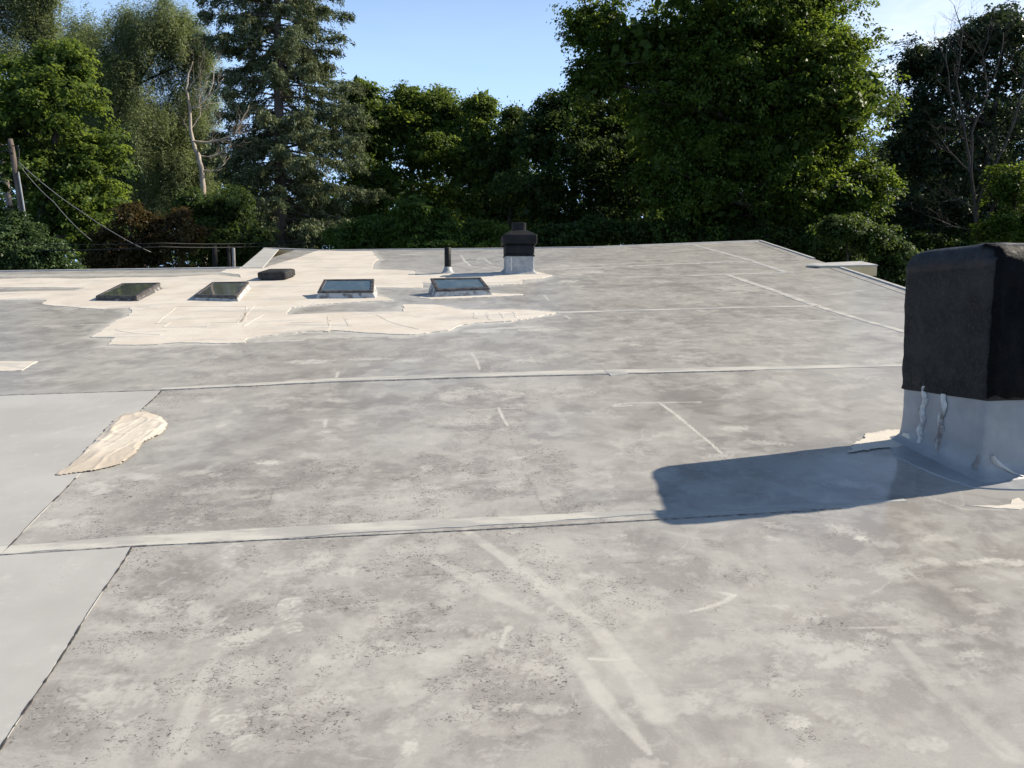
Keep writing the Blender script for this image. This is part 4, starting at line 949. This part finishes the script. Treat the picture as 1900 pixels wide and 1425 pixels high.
tree('willow_tree', 'airy pale tree reaching the upper left corner', 'tree', 40, 42, [(35, 5, 55, 45), (75, 35, 30, 50), (60, 60, 45, 35), (-15, 40, 50, 50), (0, -60, 60, 50), (90, -5, 22, 30), (40, 110, 60, 40)], LM['olive'], M['bark_grey'], 1.1, .22, .24, .66, 46, .25, up=.35, spread=.9, droop=.1, upright=.35, coreleaf=1.4, vbias=.64)
tree('shrub', 'rusty red-leaved shrub beyond the left eave', 'shrub', 270, 25, [(248, 400, 26, 20), (275, 420, 34, 26), (212, 440, 34, 22), (300, 455, 46, 32), (345, 432, 26, 22), (185, 480, 34, 18), (240, 462, 40, 26), (330, 405, 16, 14), (270, 480, 60, 25), (220, 515, 80, 25), (330, 510, 60, 25)], LM['red'], M['bark'], .9, .13, .5, .42, 36, .1)
tree('shrub', 'small dark green tree at the foot of the dead trunk', 'shrub', 405, 27, [(400, 395, 50, 45), (440, 385, 40, 40), (390, 450, 55, 40), (450, 440, 45, 45), (365, 380, 30, 30), (420, 475, 60, 25), (420, 510, 80, 25)], LM['dark'], M['bark'], .95, .14, .5, .45, 40, .12)
tree('bush', 'bright leafy bush at the left edge below the pole', 'bush', 35, 20, [(30, 425, 40, 28), (75, 465, 38, 30), (-10, 455, 60, 45), (25, 480, 60, 40), (95, 488, 22, 20), (40, 515, 70, 30), (120, 512, 40, 22)], LM['bush'], M['bark'], 1.0, .11, .6, .34, 46, .06)
tree('shrub', 'low bright shrub left of the black vent pipe', 'shrub', 690, 27, [(635, 445, 32, 18), (685, 430, 40, 28), (735, 438, 36, 25), (700, 460, 70, 15)], LM['bright'], M['bark'], .9, .17, .5, .45, 40, .08)
tree('shrub', 'taller sapling-like shrub behind the black vent pipe', 'shrub', 775, 26, [(768, 390, 22, 26), (790, 412, 36, 28), (830, 435, 40, 22), (770, 440, 40, 28), (800, 460, 70, 15)], LM['bright'], M['bark'], .9, .17, .5, .45, 40, .08)
tree('shrub', 'low dark shrub left of the hooded chimney', 'shrub', 890, 27, [(880, 430, 34, 25), (915, 438, 36, 22), (900, 458, 60, 14)], LM['midgreen'], M['bark'], .9, .17, .5, .45, 40, .08)
tree('locust_tree', 'dusky dark-leaved tree at the right edge', 'tree', 1790, 36,
     [(1705, 125, 50, 45), (1765, 110, 60, 50), (1830, 75, 55, 50), (1880, 40, 45, 40), (1725, 200, 70, 65), (1820, 170, 90, 85), (1700, 290, 70, 70), (1800, 280, 100, 90), (1690, 400, 80, 70), (1800, 400, 110, 70), (1910, 160, 80, 110), (1920, 320, 80, 110), (1700, 480, 70, 40)], LM['purple'], M['bark'], 1.2, .20, .6, .72, 42, .3, coreleaf=1.5)
tree('shrub', 'sunlit green shrub above the tarred chimney', 'shrub', 1885, 28, [(1885, 345, 40, 45), (1895, 420, 50, 45), (1850, 425, 34, 30), (1940, 380, 50, 60)], LM['maple'], M['bark'], .9, .17, .6, .5, 42, .1)
tree('shrub', 'green shrub behind the beige canopy', 'shrub', 1625, 26, [(1600, 440, 40, 30), (1640, 465, 34, 40), (1560, 425, 40, 22), (1660, 505, 40, 40)], LM['dark'], M['bark'], .9, .17, .6, .5, 42, .1)
tree('shrub', 'dark understory shrub right of the hooded chimney', 'shrub', 1130, 30, [(1050, 440, 50, 22), (1120, 430, 60, 30), (1200, 435, 60, 28), (1280, 430, 60, 25), (1350, 440, 60, 16), (1000, 448, 50, 22), (1430, 445, 60, 25), (1500, 455, 60, 30), (1560, 470, 50, 35)], LM['dark'], M['bark'], .9, .18, .6, .55, 42, .1)
tree('shrub', 'dark shrub below the dusky right tree', 'shrub', 1760, 34, [(1690, 470, 50, 50), (1760, 480, 60, 55), (1840, 470, 60, 50), (1920, 480, 60, 55), (1720, 540, 90, 50), (1850, 540, 100, 50)], LM['dark'], M['bark'], .9, .18, .6, .55, 42, .1)
# deeper wood: dark trees behind the first rows
for k, (x, Y, tp, w, lb) in enumerate([(1180, 52, 190, 130, 'deep shaded tree behind the shadowy broad tree'), (1450, 54, 90, 170, 'deep shaded tree behind the huge maple'), (1300, 55, 90, 150, 'deep shaded tree behind the left side of the huge maple'), (1700, 56, 200, 130, 'deep shaded tree left behind the dusky tree'), (930, 58, 290, 130, 'deep shaded tree behind the slim pointed tree'),
        (450, 58, 300, 90, 'deep shaded tree behind the tall spruce'), (570, 60, 300, 80, 'deep shaded tree filling the gap right of the spruce'), (720, 60, 300, 120, 'deep shaded tree behind the low bright shrubs'), (110, 50, 200, 130, 'deep shaded tree behind the dense left maple'), (1880, 55, 170, 130, 'deep shaded tree behind the dusky right tree'), (330, 56, 215, 110, 'deep shaded tree behind the feathery tree')]):
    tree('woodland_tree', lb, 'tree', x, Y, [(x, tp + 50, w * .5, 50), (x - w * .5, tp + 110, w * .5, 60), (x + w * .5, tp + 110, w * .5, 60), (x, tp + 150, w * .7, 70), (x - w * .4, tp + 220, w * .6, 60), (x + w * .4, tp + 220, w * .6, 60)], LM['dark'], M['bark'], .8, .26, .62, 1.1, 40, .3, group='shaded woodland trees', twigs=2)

def far_wood():
    n = 70000; X = rng.uniform(-95, 95, n); Yb = rng.uniform(74, 92, n)
    px = CX + F * X / Yb; top = 300 + 110 * fbm(px / 120., px * 0, 3, 4) + 60 * np.exp(-((px - 545) / 45.) ** 2) + 40 * np.exp(-((px - 1600) / 40.) ** 2)
    zt = CAM_Z + Yb * np.tan((581 - top) / F); u = rng.random(n) ** .8
    clump = .8 + .4 * fbm(X * .5, u * 9, 6, 3)
    P_ = np.stack([X, Yb, np.maximum(.2, zt * u * clump)], 1)
    o = leaves('distant_wood', P_ - np.array([0, 80, 0]), rng.normal(size=(n, 3)) + np.array([0, -.5, .8]), rng.uniform(.35, .8, n), .65, .5 + .3 * rng.normal(size=n), LM['dark'], None, .2)
    o.location = (0, 80, 0); tag(o, 'dark distant wood glimpsed between the tree trunks', 'wood', kind='stuff')
far_wood()

def spruce():
    Y = 36.; base = at(522, 581, Y); base[2] = -.15
    t = tag(empty('spruce_tree', tuple(base)), 'tall drooping spruce with a bare visible trunk', 'tree')
    topz = at(515, -330, Y)[2]; X0 = base[0]; lean = at(514, 0, Y)[0] - X0; zref = at(514, 0, Y)[2]
    V, Fc = [], []; tp = [np.array([X0 + lean * (z / zref), Y, z]) for z in np.linspace(-.15, topz, 16)]
    tube(V, Fc, tp, [.40 * (1 - .93 * i / 15) + .01 for i in range(16)], 10)
    # half width in pixels as a function of the photo's height
    py = np.array([-330, -150, 0, 60, 130, 200, 260, 330, 400, 440]); hwL = np.array([10, 70, 112, 118, 95, 105, 110, 120, 130, 120]); hwR = np.array([10, 75, 112, 122, 130, 155, 178, 190, 185, 140])
    S = Y / F; P_, N_, T_, C_ = [], [], [], []
    zb = 4.6
    z = zb
    while z < topz - .3:
        ypx = CY - F * math.tan(math.atan((z - CAM_Z) / Y) + PITCH)
        nb = rng.integers(4, 7); a0 = rng.uniform(0, 6.28)
        for k in range(nb):
            az = a0 + 6.283 * k / nb + rng.normal() * .25; dx, dy = math.cos(az), math.sin(az)
            f = (dx + 1) / 2; L = (np.interp(ypx, py, hwR) * f + np.interp(ypx, py, hwL) * (1 - f)) * S * rng.uniform(.50, 1.18)
            if L < .3: continue
            rise = rng.uniform(.02, .22) + .25 * (z / topz); p = np.array([X0 + lean * z / zref, Y, z]); pts = []
            for i in range(9):
                s = i / 8; pts.append(p + np.array([dx, dy, 0]) * L * s + np.array([0, 0, L * (rise * s - .62 * s ** 1.6 + .28 * s ** 3)]))
            tube(V, Fc, pts, [.055 * (1 - s / 8.6) * (.5 + L * .14) for s in range(9)], 5)
            dirv = unit(np.array([dx, dy, -.12])); side = np.array([-dy, dx, 0])
            ns = int(8 + L * 8)
            for j in range(ns):
                s = .22 + .80 * rng.random() ** .75; i0 = min(7, int(min(s, .999) * 8)); q = pts[i0] + (pts[i0 + 1] - pts[i0]) * (s * 8 - i0)
                sl_ = rng.uniform(.3, 1.0) * (1.25 - s * .6) * min(1., .35 + L * .2); sg = rng.choice((-1, 1))
                sd = unit(dirv * rng.uniform(.35, 1.0) + side * sg * rng.uniform(.3, 1.) + np.array([0, 0, rng.uniform(-.95, -.1)]))
                m = rng.integers(26, 46); u = rng.random(m) ** .8
                pp = q + sd * (u * sl_)[:, None] + np.array([0, 0, -1]) * (u ** 2 * .18 * sl_)[:, None] + rng.normal(size=(m, 3)) * .07
                P_.append(pp); T_.append(np.repeat(sd[None] + np.array([[0, 0, -.25]]), m, 0) + rng.normal(size=(m, 3)) * .45)
                N_.append(rng.normal(size=(m, 3)) * .7 + np.array([0, 0, .8])); C_.append(np.full(m, .45 + .2 * rng.normal()) + .2 * rng.normal(size=m))
        z += rng.uniform(.26, .46)
    # dead hanging side twigs near the trunk
    for k in range(120):
        zt = rng.uniform(3, topz * .75); az = rng.uniform(0, 6.28); L = rng.uniform(.5, 2.0); p = np.array([X0 + lean * zt / zref, Y, zt])
        tube(V, Fc, bez(p, p + np.array([math.cos(az) * L, math.sin(az) * L, rng.uniform(-.5, .2) * L]), 4, .05, .08), [.025, .02, .016, .01, .006], 4)
    P_, N_, T_, C_ = map(np.concatenate, (P_, N_, T_, C_))
    leaves('crown', P_, N_, .17 * rng.uniform(.6, 1.3, len(P_)), .30, C_, LM['spruce'], t, .1, tan=T_ * 1.2)
    link('trunk', mesh_py('trunk', V, Fc, True), M['bark_spruce'], t); TREES.append((t, len(P_)))
spruce()

def bare_tree(name, label, cat, Y, chains, mat, twig=0, seed=1, base_px=None):
    """a leafless tree from limbs given as photo points with radii in cm, at distance Y, given their own depth"""
    base = at(chains[0][0][0][0], 581, Y); base[2] = -.15
    t = tag(empty(name, tuple(base)), label, cat); V, Fc = [], []; rs = random.Random(seed); off = {}
    def sub(p, d, L, r, lev):
        pts = [np.array(p)]; d = np.array(d)
        for i in range(4):
            d = unit(d + np.array([rs.gauss(0, .22), rs.gauss(0, .22), rs.gauss(.06, .18)])); pts.append(pts[-1] + d * L / 4)
        tube(V, Fc, pts, [r, r * .8, r * .62, r * .45, r * .25], 4)
        if lev:
            for i in range(1, 5):
                for _ in range(2): sub(pts[i], unit(d + np.array([rs.gauss(0, .6), rs.gauss(0, .6), rs.gauss(.15, .4)])), L * rs.uniform(.4, .7), r * .5, lev - 1)
    for ci_, (pts, rad) in enumerate(chains):
        slope = rs.uniform(-.5, .5); y0 = off.get(pts[0], 0); W = []
        for i, p in enumerate(pts):
            dy = y0 + (0 if ci_ == 0 else slope * i * .5); off.setdefault(p, dy); W.append(at(p[0], p[1], Y + dy))
        if ci_ == 0: W.insert(0, base); rad = [rad[0] * 1.3] + list(rad)
        # smooth
        Q = []; R = []
        for i in range(len(W) - 1):
            for k in range(3):
                s = k / 3; Q.append(W[i] * (1 - s) + W[i + 1] * s + np.array([rs.gauss(0, .02), rs.gauss(0, .03), 0])); R.append(rad[i] * (1 - s) + rad[i + 1] * s)
        Q.append(W[-1]); R.append(rad[-1]); tube(V, Fc, Q, [r * .01 for r in R], 7)
        if twig:
            for i in range(2, len(Q)):
                for _ in range(twig if ci_ else max(0, twig - 1)):
                    if rs.random() < .55:
                        d = unit(Q[i] - Q[i - 1]); sub(Q[i], unit(d + np.array([rs.gauss(0, .7), rs.gauss(0, .7), rs.gauss(.3, .3)])), rs.uniform(.5, 1.3), min(1.1, R[i] * .4) * .01, 1)
    link('trunk', mesh_py('trunk', V, Fc, True), mat, t)
bare_tree('dead_tree', 'bare bleached dead tree with snapped limbs left of the spruce', 'tree', 31,
    [([(378, 362), (374, 320), (368, 288), (357, 262), (350, 200), (347, 165), (350, 135), (358, 114)], [11, 10, 9, 7, 5, 4, 3, 1.5]),
     ([(350, 200), (365, 200), (385, 180), (396, 150), (396, 118)], [4, 4, 3, 2, 1]), ([(385, 180), (400, 168), (415, 145)], [2.5, 2, 1]), ([(365, 200), (390, 193), (410, 190)], [2, 1.5, .8]),
     ([(357, 262), (385, 264), (415, 258), (435, 250), (450, 225), (462, 195)], [4, 4, 3, 2.5, 2, 1]), ([(415, 258), (430, 262), (445, 245)], [2.5, 2, 1]), ([(435, 250), (455, 246), (475, 238)], [2, 1.5, .8]),
     ([(368, 288), (388, 292), (410, 284), (430, 270)], [3, 2.5, 2, 1]), ([(374, 315), (395, 318), (412, 308), (420, 290)], [2.5, 2, 1.5, .8]), ([(357, 262), (352, 240), (372, 215), (370, 180), (385, 150)], [3, 2.5, 2, 1.5, .8]), ([(350, 165), (360, 150), (380, 130)], [1.8, 1.3, .6])], M['bark_dead'], 1, 4)
bare_tree('bare_tree', 'leafless grey twiggy tree in front of the dusky right tree', 'tree', 29,
    [([(1815, 450), (1812, 390), (1800, 320), (1805, 240), (1850, 130), (1862, 60)], [9, 7, 5, 4, 2.5, 1.2]), ([(1812, 390), (1835, 330), (1865, 270), (1890, 200), (1905, 120)], [6, 5, 4, 3, 1.5]), ([(1800, 320), (1790, 240), (1775, 150), (1785, 60), (1770, 10)], [5, 4, 3, 2, 1]),
     ([(1815, 430), (1850, 370), (1895, 300), (1930, 230)], [6, 5, 4, 3]), ([(1790, 240), (1765, 190), (1755, 110), (1765, 50)], [3, 2.5, 2, 1]), ([(1800, 320), (1770, 290), (1740, 250)], [3, 2, 1]), ([(1805, 240), (1830, 180), (1825, 100), (1840, 30)], [3.5, 2.5, 2, 1]), ([(1812, 390), (1780, 370), (1745, 375)], [3, 2, 1]), ([(1815, 430), (1770, 420), (1720, 400)], [3, 2, 1])], M['bark_twig'], 2, 9)

# ------------------------------------------------------------------ pole, wires and posts
def utility_pole():
    Y = 21.; tp = at(19, 258, Y); lo = at(47, 430, Y); d = (lo - tp); k = (tp[2] + .2) / (tp[2] - lo[2]); ft = tp + d * k
    t = tag(empty('utility_pole', tuple(ft)), 'leaning weathered wooden utility pole at the left edge', 'pole')
    V, Fc = [], []; tube(V, Fc, [ft + (tp - ft) * s for s in (0, .25, .5, .75, .98, 1)], [.10, .095, .085, .078, .07, .06], 14); link('shaft', mesh_py('shaft', V, Fc, True), M['wood'], t)
    V, Fc = [], []; o = np.array([.085, -.05, 0]); a, b = at(30, 320, Y) + o, ft + o
    tube(V, Fc, [a, (a + b) / 2, b], [.024, .024, .024], 10); link('conduit', mesh_py('conduit', V, Fc, True), M['conduit'], t)
    V, Fc = [], []
    for (pts, r) in (([(32, 322), (34, 300), (36, 285), (30, 272), (22, 270)], .012), ([(22, 275), (10, 268), (-4, 276), (-30, 300)], .012), ([(24, 285), (12, 280), (-6, 284), (-40, 300)], .02), ([(34, 318), (32, 295), (36, 278), (32, 272), (24, 271)], .01)):
        tube(V, Fc, [at(x, y, Y - .12) for x, y in pts], [r] * len(pts), 6)
    link('wire_loop', mesh_py('wire_loop', V, Fc, True), M['cable'], t)
    return t
utility_pole()
def cable(name, label, pts, r, mat, cat='cable', group=None):
    P = [at(*p) for p in pts]; Q = []
    for i in range(len(P) - 1):
        for k in range(8):
            s = k / 8; Q.append(P[i] * (1 - s) + P[i + 1] * s - np.array([0, 0, .25 * s * (1 - s)]))
    Q.append(P[-1]); V, Fc = [], []; tube(V, Fc, Q, [r] * len(Q), 6)
    c = Q[0]; o = link(name, mesh_py(name, [np.array(v) - c for v in V], Fc, True), mat); o.location = tuple(c); tag(o, label, cat, group)
cable('guy_wire', 'long slack grey wire slanting from the pole to the eave', [(34, 300, 20.9), (150, 392, 21), (280, 468, 21.2)], .009, M['wire'], 'wire')
cable('guy_wire', 'shorter grey wire below the long slanting one', [(35, 305, 20.9), (100, 375, 21), (170, 446, 21.2)], .007, M['wire'], 'wire')
cable('power_cable', 'upper black cable along the left tree line', [(-60, 448, 19.5), (300, 451, 19.8), (560, 446, 26), (860, 428, 41)], .012, M['cable'])
cable('power_cable', 'lower black cable along the left tree line', [(-60, 462, 19.5), (300, 458, 19.8), (560, 452, 26), (860, 436, 41)], .015, M['cable'])
def post(name, label, x, w, top, Y, mat):
    p = at(x, top, Y); V, Fc = [], []; s = w * Y / F / 2; b = np.array([p[0], p[1], -.2])
    tube(V, Fc, [b, b + (p - b) * .5 + np.array([.02, 0, 0]), p - np.array([0, 0, .02]), p], [s * 1.15, s * 1.05, s, s * .8], 10)
    o = link(name, mesh_py(name, [np.array(v) - b for v in V], Fc, True), mat); o.location = tuple(b); tag(o, label, 'post')
post('wooden_post', 'pale grey post behind the left eave near the roof step', 433, 6, 460, 22, M['grey_post'])
post('wooden_post', 'thick dark post left of the pale grey one', 398, 9, 456, 23, M['dark_post'])
post('wooden_post', 'dark post standing just beside the pale grey one', 424, 6, 456, 22.6, M['dark_post'])
print('leaves', sum(n for _, n in TREES))
